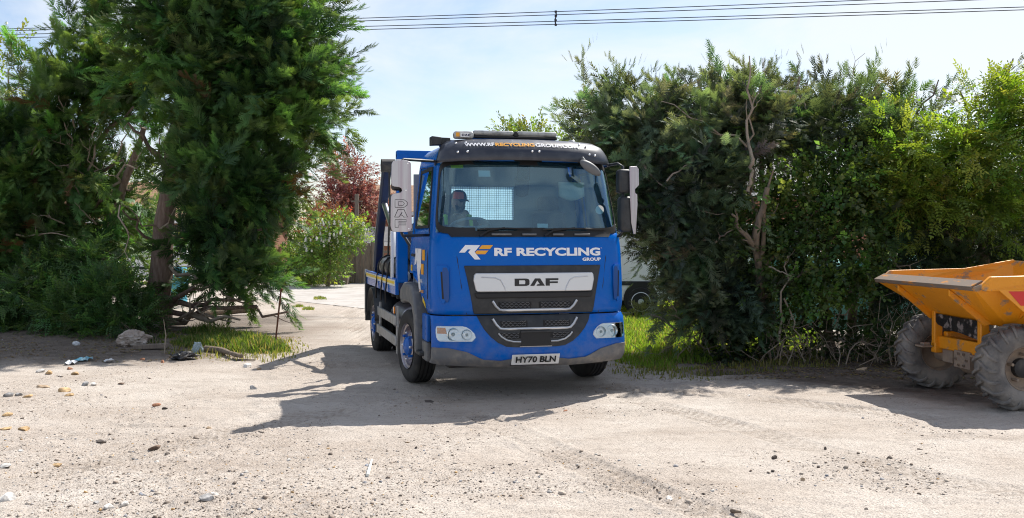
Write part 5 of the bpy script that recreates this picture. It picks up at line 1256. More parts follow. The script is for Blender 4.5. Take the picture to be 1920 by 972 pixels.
m = MB(); m.box((0, 0, 3.2), (.45, .06, .06)); m.build('cross_arm', M['wood'], po)
st = thing('rusty_stake', 'thin leaning rusty steel stake standing in the grass at the end of the conifers', 'stake', (G(514, 652).x, G(514, 652).y, 0))
a = G(514, 652); b_ = P(527, 543, a.y + .05); m = MB(); m.tube([(0, 0, -.1), tuple(Vector((b_.x - a.x, .05, b_.z)))], .014, 8); m.tube([(b_.x - a.x - .01, .05, b_.z - .03), (b_.x - a.x + .02, .05, b_.z + .01)], .02, 6); m.build('rod', M['rust'], st)

# teal sheeting fence behind the dumper
ts = thing('sheeting_fence', 'pale teal sheeting strung behind the dumper and the hedge bottom', 'fence', (6.3, 17.4, 0))
m = MB(); m.grid(lambda u, v: ((u - .5) * 4.2, .12 * math.sin(u * 19) + .05 * math.sin(u * 43 + v * 3), .15 + 1.25 * v + .05 * math.sin(u * 12)), 80, 8); o = m.build('sheet', M['teal'], ts, smooth=70, fix=False); md = o.modifiers.new('s', 'SOLIDIFY'); md.thickness = .006
for x in (-2.0, -.7, .7, 2.0): m = MB(); m.tube([(x, .16, -.1), (x, .16, 1.5)], .035, 8); m.build('stake', M['wood'], ts)
bb = thing('plastic_barrel', 'light blue plastic barrel behind the branches beside the big conifer trunk', 'barrel', (P(330, 530, 27).x, 27, 0))
m = MB(); m.lathe([(0, 0), (.29, 0), (.30, .06), (.285, .1), (.31, .3), (.315, .45), (.31, .6), (.285, .8), (.30, .84), (.28, .92), (0, .93)], 24, 'z'); m.build('drum', M['bluebarrel'], bb, smooth=40)
m = MB(); m.lathe([(0, .955), (.04, .955), (.045, .925)], 12, 'z', (.14, 0, 0)); m.build('bung', M['black'], bb)

# ------------------------------------------------------------------ overhead wires
A0 = (-30, 34.0); B0 = (30, 22.0)
WZ = [((620, 37), (1500, 6)), ((620, 42), (1500, 13)), ((620, 52), (1500, 27.5)), ((620, 58), (1500, 33))]
wlab = ['topmost of the four dark overhead wires', 'overhead wire second from the top of the four', 'overhead wire third from the top, above the lowest one', 'lowest of the four dark overhead wires']
for k, (p, q) in enumerate(WZ):
    a = P(p[0], p[1], 27.5); b_ = P(q[0], q[1], 25.2); d = b_ - a
    pts_ = []
    for i in range(41):
        t_ = -2.6 + 6.2 * i / 40; v = a + d * t_; v.z += .012 * (t_ - .5) ** 2 * 3.0; pts_.append(v)
    m = MB(); m.tube(pts_, .011, 5); tag(m.build('overhead_wire', M['wire'], smooth=60), wlab[k] + ' crossing the pale sky', 'wire', 'overhead wires across the sky')
a = P(1042, 22, 26.4); b_ = P(1042, 47, 26.4); m = MB(); m.tube([a, a.lerp(b_, .3) + Vector((.02, 0, 0)), a.lerp(b_, .6) - Vector((.02, 0, 0)), b_], .022, 6); 
for f in (0, .33, .66, 1.0): m.box(a.lerp(b_, f), (.06, .05, .05))
tag(m.build('wire_spacer', M['wire']), 'small dark spacer clipped across the four overhead wires', 'wire spacer')

# ------------------------------------------------------------------ trees on the camera's left
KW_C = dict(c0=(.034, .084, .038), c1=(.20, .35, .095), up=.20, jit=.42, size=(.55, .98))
A_LOBES = [(430, 40, 18.3, 150, 110, 1.4), (490, 140, 18.0, 120, 90, 1.3), (460, 240, 17.8, 125, 85, 1.3), (512, 215, 18.2, 75, 80, 1.0), (435, 345, 17.8, 105, 70, 1.2), (420, 440, 17.9, 85, 60, 1.1), (400, 520, 18.2, 65, 45, .9), (470, 500, 17.7, 35, 40, .5), (345, 140, 18.4, 110, 95, 1.2),
           (400, 30, 18.6, 90, 80, 1.2), (535, 70, 18.6, 65, 75, .9), (505, 330, 18.3, 55, 55, .8), (430, -60, 18.8, 110, 60, 1.2), (330, 300, 18.9, 60, 50, .7)]
HOLES_A = [(320, 350, 50, 45, .55), (275, 270, 80, 60, .85), (325, 480, 50, 100, .55), (375, 560, 70, 60, .5), (300, 565, 50, 65, .85)]
def dead(mbx, rnd, specs):
    for (p0, p1, r) in specs: limb(mbx, P(*p0), P(*p1), r, r * .25, rnd, n=6, amp=.07, kids=3, sides=6, mi=1)
tA = trunk_path([(292, 612, 18.6), (300, 520, 18.6), (312, 400, 18.6), (330, 250, 18.5), (370, 80, 18.5), (400, -60, 18.6)], .24, .09,
    [(.08, (455, 560, 17.6), .07), (.10, (540, 585, 17.5), .06), (.10, (420, 520, 17.8), .06), (.35, (500, 430, 17.5), .07), (.4, (470, 330, 17.4), .07), (.45, (560, 300, 17.8), .07), (.55, (600, 190, 18.0), .07), (.5, (240, 230, 18.4), .07), (.6, (480, 120, 18.0), .07), (.7, (590, 60, 18.2), .06), (.45, (390, 260, 17.9), .07), (.3, (395, 400, 17.7), .05), (.25, (230, 395, 17.5), .04)])
def tA2(mbx, rnd):
    tA(mbx, rnd)
    dead(mbx, rnd, [((310, 450, 18.4), (225, 380, 17.3), .022), ((225, 385, 17.4), (250, 505, 17.2), .018), ((300, 430, 18.4), (345, 340, 17.3), .02), ((270, 600, 18.4), (335, 605, 17.8), .05), ((320, 605, 18.3), (450, 600, 17.2), .07), ((310, 600, 18.3), (400, 575, 17.4), .04), ((305, 560, 18.3), (270, 555, 17.6), .03),
                    ((360, 300, 18.2), (420, 230, 17.2), .018), ((430, 260, 18.2), (440, 190, 17.1), .018), ((350, 335, 18.2), (305, 300, 17.4), .02), ((350, 340, 18.2), (310, 330, 17.4), .018), ((320, 500, 18.4), (450, 565, 17.3), .045), ((380, 590, 17.9), (440, 605, 17.3), .03)])
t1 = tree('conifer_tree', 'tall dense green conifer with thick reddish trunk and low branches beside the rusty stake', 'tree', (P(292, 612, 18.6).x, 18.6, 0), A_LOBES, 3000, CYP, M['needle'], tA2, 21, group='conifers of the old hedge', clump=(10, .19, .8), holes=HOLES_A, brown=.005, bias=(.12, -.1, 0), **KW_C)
B_LOBES = [(110, 215, 20.0, 125, 85, 1.4), (30, 310, 19.8, 120, 85, 1.3), (185, 115, 20.3, 80, 75, 1.1), (40, 420, 19.5, 110, 95, 1.1), (170, 420, 19.6, 90, 60, .9), (-60, 320, 19.8, 110, 120, 1.3), (235, 175, 20.2, 90, 75, 1.1), (130, 300, 19.8, 110, 60, 1.0), (190, 360, 19.5, 70, 50, .8), (195, 45, 20.4, 32, 50, .6), (60, 500, 19.6, 130, 50, .8), (-80, 430, 19.8, 110, 110, 1.1)]
HOLES_B = [(250, 265, 95, 50, .9), (150, 260, 70, 30, .6), (200, 470, 60, 60, .7), (60, 370, 50, 30, .5)]
tB = trunk_path([(140, 600, 20.2), (138, 480, 20.2), (150, 330, 20.2), (160, 220, 20.3), (165, 130, 20.3)], .2, .06,
    [(.3, (60, 380, 19.2), .06), (.4, (230, 300, 19.2), .06), (.5, (40, 250, 19.4), .06), (.55, (250, 200, 19.5), .06), (.7, (90, 90, 19.8), .05), (.35, (260, 340, 19.0), .05), (.2, (20, 480, 19.3), .05)])
def tB2(mbx, rnd):
    tB(mbx, rnd)
    trunk_path([(185, 610, 19.6), (195, 470, 19.5), (235, 340, 19.2), (270, 240, 19.0)], .12, .05)(mbx, rnd)
    trunk_path([(120, 605, 19.8), (118, 450, 19.7), (140, 330, 19.5)], .10, .05)(mbx, rnd)
    dead(mbx, rnd, [((150, 330, 19.6), (120, 230, 18.9), .03), ((165, 340, 19.4), (185, 230, 18.8), .03), ((150, 300, 19.4), (100, 250, 18.7), .02), ((160, 330, 19.4), (90, 300, 18.6), .02), ((150, 370, 19.3), (110, 320, 18.6), .02), ((190, 340, 19.3), (150, 260, 18.6), .018), ((60, 300, 19.3), (75, 262, 18.6), .025), ((30, 440, 18.8), (150, 450, 18.4), .02), ((120, 420, 18.9), (60, 400, 18.3), .015),
                    ((140, 240, 19.3), (110, 180, 18.7), .02), ((210, 350, 19.2), (265, 285, 18.4), .03), ((215, 300, 19.2), (240, 230, 18.6), .022), ((180, 420, 19.1), (140, 380, 18.4), .02), ((60, 520, 19.2), (180, 500, 18.6), .03)])
t2 = tree('conifer_tree', 'broad dark conifer with several thin stems and dead inner branches above the ferny undergrowth', 'tree', (P(140, 600, 20.2).x, 20.2, 0), B_LOBES, 2500, CYP, M['needle'], tB2, 22, group='conifers of the old hedge', clump=(10, .19, .8), holes=HOLES_B, brown=.012, **KW_C)
tree('garden_hedge', 'dark leafy hedge closing the view behind the conifer stems', 'hedge', (P(120, 545, 25).x, 25, 0), [(40, 480, 25, 90, 60, .7), (150, 490, 25, 80, 55, .7), (250, 490, 25, 70, 55, .7), (-70, 480, 25, 90, 70, .8), (400, 470, 26, 45, 45, .6), (200, 420, 26, 60, 40, .6)], 620, BROAD, M['leaf'], trunk_path([(120, 572, 25), (120, 500, 25), (120, 440, 25)], .06, .03, [(.5, (40, 470, 25), .03), (.5, (220, 460, 25), .03)]), 24, bark='barkgrey', c0=(.035, .07, .025), c1=(.11, .18, .05), size=(1.1, 1.6), jit=.8, shell=(.3, 1))
tree('roadside_tree', 'thin pale yellow-green tree poking up at the edge beyond the dark conifers', 'tree', (P(20, 500, 27).x, 27, 0), [(10, 120, 27, 55, 70, .8), (25, 190, 27, 60, 60, .8), (-20, 150, 27, 70, 80, .9)], 190, BROAD, M['leaf'], trunk_path([(20, 560, 27), (18, 300, 27), (15, 130, 27)], .09, .02, [(.7, (40, 110, 27), .03), (.6, (-10, 140, 27), .03)]), 23, bark='barkgrey', c0=(.10, .14, .03), c1=(.22, .28, .06))

# undergrowth: ferny shrubs at the foot of the conifers
UG = [(60, 555, 17.8, 80, 45, 'low blue-green ferny shrub spreading below the broad dark conifer'), (140, 590, 17.2, 60, 38, 'ferny shrub hanging over the bare soil bank under the conifers'), (205, 560, 17.4, 65, 55, 'tallest leafy elder shrub pressed against the thick reddish trunk'), (-20, 580, 17.9, 60, 40, 'leafy shrub cut by the picture edge below the conifers'),
      (235, 610, 16.9, 45, 28, 'small broad leaved shrub beside the grubby sack'), (120, 520, 18.4, 70, 45, 'dark ferny shrub half lost behind lighter ones under the conifers'), (180, 500, 18.2, 50, 40, 'upright ferny shrub with arching stems near the thin conifer stems'), (165, 618, 16.8, 40, 20, 'lowest pale fern patch spilling onto the dirt')]
for k, (px, py, Y, rx, ry, lab) in enumerate(UG):
    c = P(px, py, Y)
    def stems(mbx, rnd, c=c, Y=Y, rx=rx):
        for _ in range(7): mbx.tube(wiggle((c.x + rnd.uniform(-.1, .1), Y + .1, gz(c.x, Y)), (c.x + rnd.uniform(-1, 1) * rx * Y / FPX * .8, Y + rnd.uniform(-.4, .3), c.z + rnd.uniform(-.1, .25)), 5, .06, rnd), [.014, .012, .01, .008, .006, .004], 5)
    tree('undergrowth_shrub', lab, 'shrub', (c.x, Y, 0), [(px, py, Y, rx * .9, ry * .72, .5)], int(rx * ry * .06), FERN if k % 3 else ELDER, M['leaf'], stems, 40 + k, bark='twig', group='undergrowth below the conifers', shell=(.35, 1.0), up=-.1, jit=.6, c0=(.030, .080, .035), c1=(.10, .19, .065), size=(.5, .85))

# ------------------------------------------------------------------ hedge on the camera's right
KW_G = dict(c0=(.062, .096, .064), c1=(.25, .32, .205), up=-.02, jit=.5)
R1 = [(1220, 245, 14.9, 75, 50, .8), (1290, 235, 14.7, 90, 45, .8), (1400, 230, 14.7, 80, 40, .7), (1195, 315, 14.9, 60, 50, .8), (1160, 205, 15.0, 40, 22, .4), (1250, 345, 14.5, 75, 70, .8), (1320, 330, 14.4, 95, 85, .9), (1275, 440, 14.4, 50, 55, .7), (1330, 450, 14.3, 75, 65, .7), (1310, 535, 14.2, 60, 50, .7), (1385, 545, 14.2, 65, 45, .6), (1140, 270, 15.3, 40, 25, .5), (1330, 600, 14.2, 45, 22, .5), (1420, 250, 14.6, 60, 60, .7), (1500, 240, 14.7, 70, 45, .6), (1262, 500, 14.3, 35, 30, .5)]
tR1 = trunk_path([(1330, 668, 14.6), (1335, 560, 14.6), (1345, 400, 14.6), (1390, 200, 14.7)], .11, .035, [(.2, (1240, 600, 14.0), .04), (.3, (1260, 480, 13.9), .04), (.5, (1210, 330, 14.3), .04), (.65, (1190, 200, 14.6), .04), (.8, (1290, 170, 14.5), .03), (.5, (1420, 260, 14.3), .03), (.3, (1400, 480, 13.9), .03)])
def tR1b(mbx, rnd):
    tR1(mbx, rnd)
    trunk_path([(1450, 672, 14.5), (1440, 540, 14.5), (1430, 380, 14.5), (1425, 160, 14.6)], .08, .02)(mbx, rnd)
    trunk_path([(1385, 668, 14.7), (1395, 480, 14.7), (1385, 300, 14.7), (1383, 130, 14.7)], .06, .025)(mbx, rnd)
    dead(mbx, rnd, [((1400, 275, 13.7), (1240, 190, 13.6), .018), ((1400, 270, 13.7), (1430, 110, 13.8), .016), ((1310, 150, 14.5), (1330, 280, 14.3), .03), ((1500, 145, 14.6), (1490, 280, 14.4), .03), ((1370, 140, 14.5), (1375, 260, 14.4), .025), ((1200, 300, 14.0), (1300, 420, 13.9), .015), ((1230, 380, 13.9), (1360, 400, 13.8), .014), ((1280, 450, 13.8), (1400, 440, 13.7), .014), ((1220, 590, 14.0), (1340, 660, 13.8), .02), ((1330, 660, 14.2), (1250, 560, 13.6), .02), ((1560, 210, 14.4), (1622, 100, 14.2), .012)])
tree('grey_conifer', 'grey-green feathery conifer with bare cut stems reaching out over the blue lorry\'s roof', 'tree', (P(1330, 668, 14.6).x, 14.6, 0), R1, 2300, CYPD + CYPS, M['needle'], tR1b, 31, bark='barkgrey', group='trees of the overgrown hedge', bias=(-.15, 0, 0), size=(.65, 1.05), clump=(8, .15, .7), holes=[(1190, 560, 75, 175, 1.0), (1410, 300, 50, 70, .75), (1340, 480, 60, 30, .7), (1360, 405, 60, 25, .8), (1350, 610, 120, 22, .8), (1310, 170, 25, 40, .7), (1470, 190, 25, 50, .7)], **KW_G)
R2 = [(1490, 390, 13.9, 90, 60, .6), (1570, 340, 13.9, 85, 60, .6), (1430, 440, 13.8, 60, 50, .5), (1540, 450, 13.7, 85, 55, .6), (1500, 530, 13.7, 85, 45, .6), (1620, 420, 13.9, 60, 55, .5), (1420, 250, 14.3, 25, 50, .3), (1600, 510, 13.8, 70, 40, .5), (1450, 585, 13.7, 35, 25, .3)]
tR2 = trunk_path([(1432, 672, 14.3), (1426, 540, 13.7), (1416, 440, 13.3), (1440, 352, 13.2)], .062, .035, [(.55, (1372, 402, 13.1), .05), (.5, (1450, 320, 13.2), .04), (.6, (1412, 300, 13.9), .03), (.4, (1560, 380, 13.7), .03), (.3, (1530, 500, 13.5), .03)])
def tR2b(mbx, rnd):
    tR2(mbx, rnd)
    trunk_path([(1560, 672, 14.0), (1540, 520, 14.0), (1575, 330, 14.0)], .07, .03)(mbx, rnd)
    trunk_path([(1405, 190, 14.0), (1402, 120, 14.0), (1406, 105, 14.0)], .02, .01)
    limb(mbx, P(1404, 270, 13.5), P(1405, 105, 13.6), .022, .008, rnd, kids=2, mi=1)
    limb(mbx, P(1412, 300, 13.3), P(1404, 270, 13.5), .028, .022, rnd, kids=0, mi=1); limb(mbx, P(1402, 360, 13.3), P(1412, 298, 13.3), .024, .028, rnd, kids=0, mi=1)
    for a_, b_, r_ in (((1470, 560, 13.3), (1500, 640, 13.2), .014), ((1440, 500, 13.3), (1490, 520, 13.1), .013), ((1460, 640, 13.3), (1478, 480, 13.2), .02), ((1340, 455, 13.6), (1385, 420, 13.3), .016), ((1250, 340, 13.6), (1300, 300, 13.5), .014)): limb(mbx, P(*a_), P(*b_), r_, r_ * .4, rnd, kids=2, mi=1)
tree('hornbeam_tree', 'round leaved bush with a forked pale trunk in the middle of the hedge', 'tree', (P(1428, 675, 13.9).x, 13.9, 0), R2, 1500, IVY, M['leaf'], tR2b, 32, bark='barkgrey', group='trees of the overgrown hedge', clump=(5, .17, .35), c0=(.045, .09, .03), c1=(.17, .26, .065), up=0, jit=.8, bias=(0, -.45, -.1), shell=(.45, 1.0), size=(.5, .85))
R4 = [(1600, 265, 15.0, 85, 45, .6), (1690, 250, 15.2, 75, 45, .7), (1555, 240, 14.9, 60, 45, .6), (1660, 320, 14.8, 60, 60, .6), (1650, 540, 14.5, 45, 40, .5), (1700, 470, 14.6, 75, 70, .7), (1790, 500, 14.6, 80, 60, .7), (1890, 480, 14.8, 90, 70, .8), (1700, 570, 14.5, 40, 30, .4), (1990, 480, 14.8, 90, 120, .9)]
tR4 = trunk_path([(1640, 676, 14.8), (1645, 500, 14.8), (1640, 350, 14.8), (1650, 170, 15.0)], .12, .03, [(.4, (1740, 420, 14.2), .04), (.4, (1700, 560, 14.0), .04), (.6, (1560, 230, 14.6), .03), (.7, (1760, 150, 14.9), .03), (.3, (1760, 480, 14.1), .03), (.3, (1560, 560, 14.0), .03)])
def tR4b(mbx, rnd):
    tR4(mbx, rnd); trunk_path([(1760, 676, 14.9), (1765, 520, 14.8), (1740, 380, 14.8)], .10, .04)(mbx, rnd); trunk_path([(1595, 672, 14.6), (1600, 540, 14.6), (1590, 420, 14.5)], .08, .03)(mbx, rnd)
    dead(mbx, rnd, [((1640, 400, 14.3), (1780, 330, 13.9), .02), ((1700, 430, 14.2), (1830, 450, 13.8), .02), ((1640, 530, 14.2), (1560, 610, 13.7), .02), ((1660, 480, 14.2), (1740, 530, 13.7), .018), ((1650, 230, 14.8), (1720, 175, 14.5), .016), ((1760, 500, 14.3), (1880, 460, 13.9), .02)])
tree('dark_conifer', 'dark drooping conifer standing between the round leaved bush and the bright elder', 'tree', (P(1640, 676, 14.8).x, 14.8, 0), R4, 780, CYPD, M['needle'], tR4b, 33, bark='barkgrey', group='trees of the overgrown hedge', c0=(.042, .075, .042), c1=(.135, .19, .10), up=.05, jit=.6, clump=(7, .15, .6), holes=[(1690, 410, 45, 22, .8), (1725, 590, 45, 30, .8)])
R3 = [(1790, 230, 14.2, 85, 50, .7), (1880, 205, 14.2, 75, 55, .7), (1730, 280, 14.0, 85, 60, .6), (1830, 300, 13.9, 100, 75, .7), (1760, 380, 13.9, 80, 55, .6), (1870, 400, 13.9, 85, 55, .6), (1950, 280, 14.1, 90, 110, .8), (1700, 350, 14.1, 60, 50, .5), (1940, 190, 14.4, 60, 60, .6), (1640, 300, 14.2, 45, 35, .4)]
tR3 = trunk_path([(1850, 676, 14.4), (1845, 500, 14.4), (1850, 330, 14.3), (1890, 130, 14.3)], .10, .03, [(.3, (1760, 420, 14.0), .04), (.45, (1740, 260, 14.1), .04), (.5, (1930, 300, 14.0), .04), (.6, (1800, 170, 14.2), .03), (.75, (1900, 110, 14.3), .03), (.4, (1860, 420, 13.8), .03)])
tree('elder_tree', 'bright yellow-green elder bush lit through by the sun above the orange dumper', 'tree', (P(1850, 676, 14.4).x, 14.4, 0), R3, 1300, ELDER + BROAD + ELDER, M['leaf'], tR3, 34, bark='barkgrey', group='trees of the overgrown hedge', clump=(6, .16, .4), c0=(.09, .155, .028), c1=(.27, .38, .06), up=.1, jit=.7, shell=(.4, 1.0), bias=(0, -.15, 0), size=(.5, .85))
# ground-level ivy and brush at the hedge foot
for k, (px, py, Y, rx, ry, lab) in enumerate([(1500, 640, 13.9, 90, 26, 'ivy clump on the ground below the forked pale trunk'), (1640, 640, 13.8, 80, 30, 'dark ivy clump beside the far dumper wheel'), (1380, 655, 13.8, 70, 18, 'low ivy clump where the grass meets the hedge')]):
    c = P(px, py, Y)
    def st2(mbx, rnd, c=c, Y=Y, rx=rx):
        for _ in range(9): mbx.tube(wiggle((c.x + rnd.uniform(-1, 1) * rx * Y / FPX, Y + rnd.uniform(-.2, .3), gz(c.x, Y)), (c.x + rnd.uniform(-1, 1) * rx * Y / FPX, Y + rnd.uniform(-.4, .2), rnd.uniform(.2, .7)), 5, .12, rnd), [.01, .009, .008, .006, .005, .003], 5)
    tree('ivy_clump', lab, 'ivy', (c.x, Y, 0), [(px, py, Y, rx, ry, .5)], int(rx * .8), IVY, M['leaf'], st2, 60 + k, bark='twig', group='ivy at the hedge foot', shell=(.3, 1.0), up=.3, jit=.8, c0=(.018, .035, .014), c1=(.06, .10, .03), size=(.5, .9))
rnd = random.Random(77); m = MB()
for k in range(110):
    px = rnd.uniform(1420, 1720) if k < 80 else rnd.uniform(1240, 1900); a = P(px, 600, rnd.uniform(13.2, 14.4)); a.z = gz(a.x, a.y)
    b_ = a + Vector((rnd.uniform(-.8, .8), rnd.uniform(-.4, .4), rnd.uniform(.1, 1.2) if k < 80 else rnd.uniform(.02, .2))); r = rnd.uniform(.003, .011)
    m.tube(wiggle(a, b_, 6, .12, rnd, sag=-rnd.uniform(0, .25)), [r, r, r * .9, r * .8, r * .6, r * .5, r * .3], 5)
tag(m.build('dead_brushwood', M['twig'], smooth=60, fix=False), 'tangle of dead grey twigs at the foot of the hedge', 'brushwood', kind='stuff')

# ------------------------------------------------------------------ garden plants and trees beyond
def simple_trunk(px, py, Y, top, r):
    return trunk_path([(px, py, Y), (px + 3, (py + top) / 2, Y), (px, top, Y)], r, r * .35, [(.4, (px - 25, top + 20, Y - .3), r * .5), (.5, (px + 25, top + 25, Y - .3), r * .5)])
LIL = [(640, 440, 35.5, 42, 26, .8), (605, 460, 35.3, 32, 45, .7), (665, 432, 35.6, 25, 18, .5), (620, 495, 35.0, 22, 30, .5), (585, 495, 35.6, 26, 36, .6)]
lil = tree('lilac_bush', 'lilac bush dotted with white flower heads in front of the garden fence', 'bush', (P(615, 530, 35.4).x, 35.4, 0), LIL, 720, BROAD, M['leaf'], simple_trunk(615, 534, 35.4, 440, .07), 51, bark='barkgrey', c0=(.07, .13, .035), c1=(.22, .33, .08), up=.2, jit=.7, shell=(.35, 1))
rs = np.random.default_rng(8); Pn, Dn = sample_lobes(LIL[:3], 110, rs, (.85, 1.08)); k_ = Dn[:, 2] > -.2; m = MB()
for p, d in zip(Pn[k_], Dn[k_]):
    p = Vector(p) - Vector(lil.location); s_ = random.uniform(.05, .09)
    m.lathe([(0, 1.6 * s_), (.35 * s_, 1.1 * s_), (.6 * s_, .3 * s_), (.5 * s_, -.4 * s_), (0, -.6 * s_)], 6, 'z', p)
m.build('blossom', M['petal'], lil, fix=False)
tree('copper_tree', 'coppery pink leaved tree rising behind the white lilac', 'tree', (P(650, 530, 44).x, 44, 0), [(650, 340, 44, 38, 40, 1.2), (660, 385, 44, 42, 35, 1.2), (630, 400, 43.5, 40, 30, 1.2), (645, 320, 44, 22, 22, .8), (690, 390, 44, 18, 25, .8)], 700, TINY, M['copperleaf'], simple_trunk(650, 532, 44, 320, .14), 52, bark='barkgrey', c0=(.13, .055, .05), c1=(.40, .20, .16), up=.2, jit=.8, shell=(.3, 1))
tree('amber_shrub', 'orange-brown leaved shrub tucked between the copper tree and the lilac', 'shrub', (P(625, 530, 41).x, 41, 0), [(630, 415, 41, 38, 16, .8), (600, 425, 41, 20, 18, .7)], 170, TINY, M['copperleaf'], simple_trunk(625, 532, 41, 420, .08), 53, bark='barkgrey', c0=(.16, .055, .02), c1=(.34, .15, .06), up=.2, jit=.8, shell=(.3, 1), size=(.6, .9))
FAR = [(700, 395, 62, 40, 30, 'distant light green tree beside the bungalow roof'), (560, 430, 52, 55, 55, 'mid green garden tree behind the lilac'), (420, 440, 50, 70, 70, 'bright green tree glowing through the gaps of the tall conifer'), (250, 390, 52, 80, 100, 'bright green tree filling the gap between the conifer trunks'), (90, 400, 50, 90, 100, 'sunlit tree behind the stems of the broad dark conifer'), (-60, 380, 52, 90, 120, 'sunlit tree at the far edge behind the broad conifer'),
       (985, 268, 48, 45, 12, 'small tree top showing just above the lorry light bar'), (1090, 300, 42, 60, 45, 'light green tree showing between lorry visor and hedge'), (1480, 430, 46, 110, 100, 'green tree filling chinks behind the forked trunk'), (1700, 420, 44, 110, 110, 'green tree behind the dark conifer'), (1880, 420, 46, 110, 120, 'sunny tree behind the elder and dumper'), (1290, 470, 44, 80, 70, 'garden tree behind the white panel van'), (860, 420, 56, 120, 60, 'leafy tree seen through the lorry cab windows')][:-1]
for k, (px, py, Y, rx, ry, lab) in enumerate(FAR):
    tree('broadleaf_tree', lab, 'tree', (P(px, 500, Y).x, Y, 0), [(px, py, Y, rx, ry, 1.8), (px - rx * .4, py + ry * .45, Y - .6, rx * .6, ry * .6, 1.5), (px + rx * .45, py + ry * .4, Y - .3, rx * .55, ry * .6, 1.4)], int(140 + rx * ry * .06), TINY, M['leaf'], simple_trunk(px, 447 + FPX * CAMH / Y, Y, py - ry * .3, .18), 80 + k, bark='barkgrey', c0=(.06, .11, .025), c1=(.19, .27, .06), up=.2, jit=.8, shell=(.4, 1), size=(1.0, 1.5), group='trees in the gardens beyond')
for k, (px, py, Y, rx, ry, lab) in enumerate([(575, 500, 36.5, 22, 34, 'dark ivy covered bush left of the white lilac'), (545, 500, 37, 20, 32, 'bush at the grassy edge of the pale drive')]):
    lab = lab.replace(' left of', ' beside')
    tree('garden_bush', lab, 'bush', (P(px, 530, Y).x, Y, 0), [(px, py, Y, rx, ry, .7)], 200, BROAD, M['leaf'], simple_trunk(px, 533, Y, py, .06), 98 + k, bark='barkgrey', c0=(.03, .06, .02), c1=(.09, .15, .04), shell=(.4, 1), jit=.7)

# ------------------------------------------------------------------ grass
def grass(name, label, poly, n, h, c0, c1, seed, dens=None, wid=.007):
    rs = np.random.default_rng(seed); q = [G(*p) for p in poly]; xs_, ys_ = [p.x for p in q], [p.y for p in q]
    X = rs.uniform(min(xs_), max(xs_), n * 3); Y = rs.uniform(min(ys_), max(ys_), n * 3); ins = np.zeros(len(X), bool)
    for a, b_ in zip(q, q[1:] + q[:1]): ins ^= ((a.y > Y) != (b_.y > Y)) & (X < (b_.x - a.x) * (Y - a.y) / (b_.y - a.y + 1e-9) + a.x)
    nz = fbm(X * 2.2 + 3, Y * 2.2, 3); edge_ = np.full(len(X), 9.0)
    for a, b_ in zip(q, q[1:] + q[:1]):
        d_ = np.array([b_.x - a.x, b_.y - a.y]); t_ = np.clip(((X - a.x) * d_[0] + (Y - a.y) * d_[1]) / (d_ @ d_ + 1e-9), 0, 1); edge_ = np.minimum(edge_, np.hypot(X - a.x - t_ * d_[0], Y - a.y - t_ * d_[1]))
    ins &= nz + .30 * rs.random(len(X)) > .25 - .5 * np.clip(edge_ / .35, 0, 1)
    ins0 = ins; X, Y, nz = X[ins][:n], Y[ins][:n], nz[ins][:n]; N_ = len(X); Z = ground_h(X, Y)
    hh = rs.uniform(h[0], h[1], N_) * (1 + 1.2 * nz) * np.clip(.35 + edge_[ins0][:n] / .5, .35, 1); az = rs.uniform(0, 2 * np.pi, N_); ln = rs.uniform(.15, .75, N_) * hh
    ex, ey = np.cos(az), np.sin(az); w_ = wid * rs.uniform(.6, 1.3, N_)
    b0 = np.stack([X - ey * w_, Y + ex * w_, Z - .01], 1); b1 = np.stack([X + ey * w_, Y - ex * w_, Z - .01], 1)
    m0 = np.stack([X + ex * ln * .35 - ey * w_ * .7, Y + ey * ln * .35 + ex * w_ * .7, Z + hh * .6], 1); m1 = np.stack([X + ex * ln * .35 + ey * w_ * .7, Y + ey * ln * .35 - ex * w_ * .7, Z + hh * .6], 1)
    tp = np.stack([X + ex * ln, Y + ey * ln, Z + hh], 1); V = np.stack([b0, b1, m0, m1, tp], 1).reshape(-1, 3)
    o_ = np.arange(N_)[:, None] * 5; F = np.concatenate([o_ + np.array([[0, 1, 3]]), o_ + np.array([[0, 3, 2]]), o_ + np.array([[2, 3, 4]])])
    mixv = rs.random((N_, 1)); c = np.array(c0) * (1 - mixv) + np.array(c1) * mixv; dry = rs.random(N_) < .16; c[dry] = (.30, .25, .13)
    tag(np_mesh(name, V, F, M['grass'], None, np.repeat(c, 5, 0)), label, 'grass', kind='stuff')
grass('grass_strip', 'green grass tussocks at the foot of the conifers by the stake', [(292, 640), (380, 628), (470, 632), (535, 650), (548, 666), (480, 668), (380, 660), (330, 652)], 7500, (.05, .17), (.05, .10, .02), (.15, .23, .05), 1)
grass('verge_grass', 'sunny green grass between the lorry and the hedge', [(1120, 604), (1210, 594), (1330, 596), (1500, 600), (1560, 640), (1480, 672), (1330, 694), (1240, 700), (1150, 690), (1120, 650)], 42000, (.04, .14), (.10, .18, .025), (.23, .37, .055), 2)
grass('drive_edge_grass', 'thin grass along the far edge of the pale drive', [(530, 531), (650, 527), (690, 527), (690, 531), (600, 534), (530, 538)], 6000, (.05, .14), (.09, .13, .03), (.20, .24, .06), 3, wid=.014)
grass('far_lawn', 'sunlit rough grass seen under the hedge and behind the van', [(1110, 560), (1700, 556), (1900, 580), (1800, 618), (1500, 606), (1300, 598), (1110, 600)], 26000, (.08, .22), (.12, .19, .025), (.30, .42, .06), 4, wid=.012)
grass('bank_weeds', 'sparse weeds on the soil bank below the undergrowth', [(0, 600), (150, 622), (300, 640), (300, 652), (150, 640), (0, 625)], 2600, (.05, .18), (.03, .06, .02), (.08, .13, .03), 5)
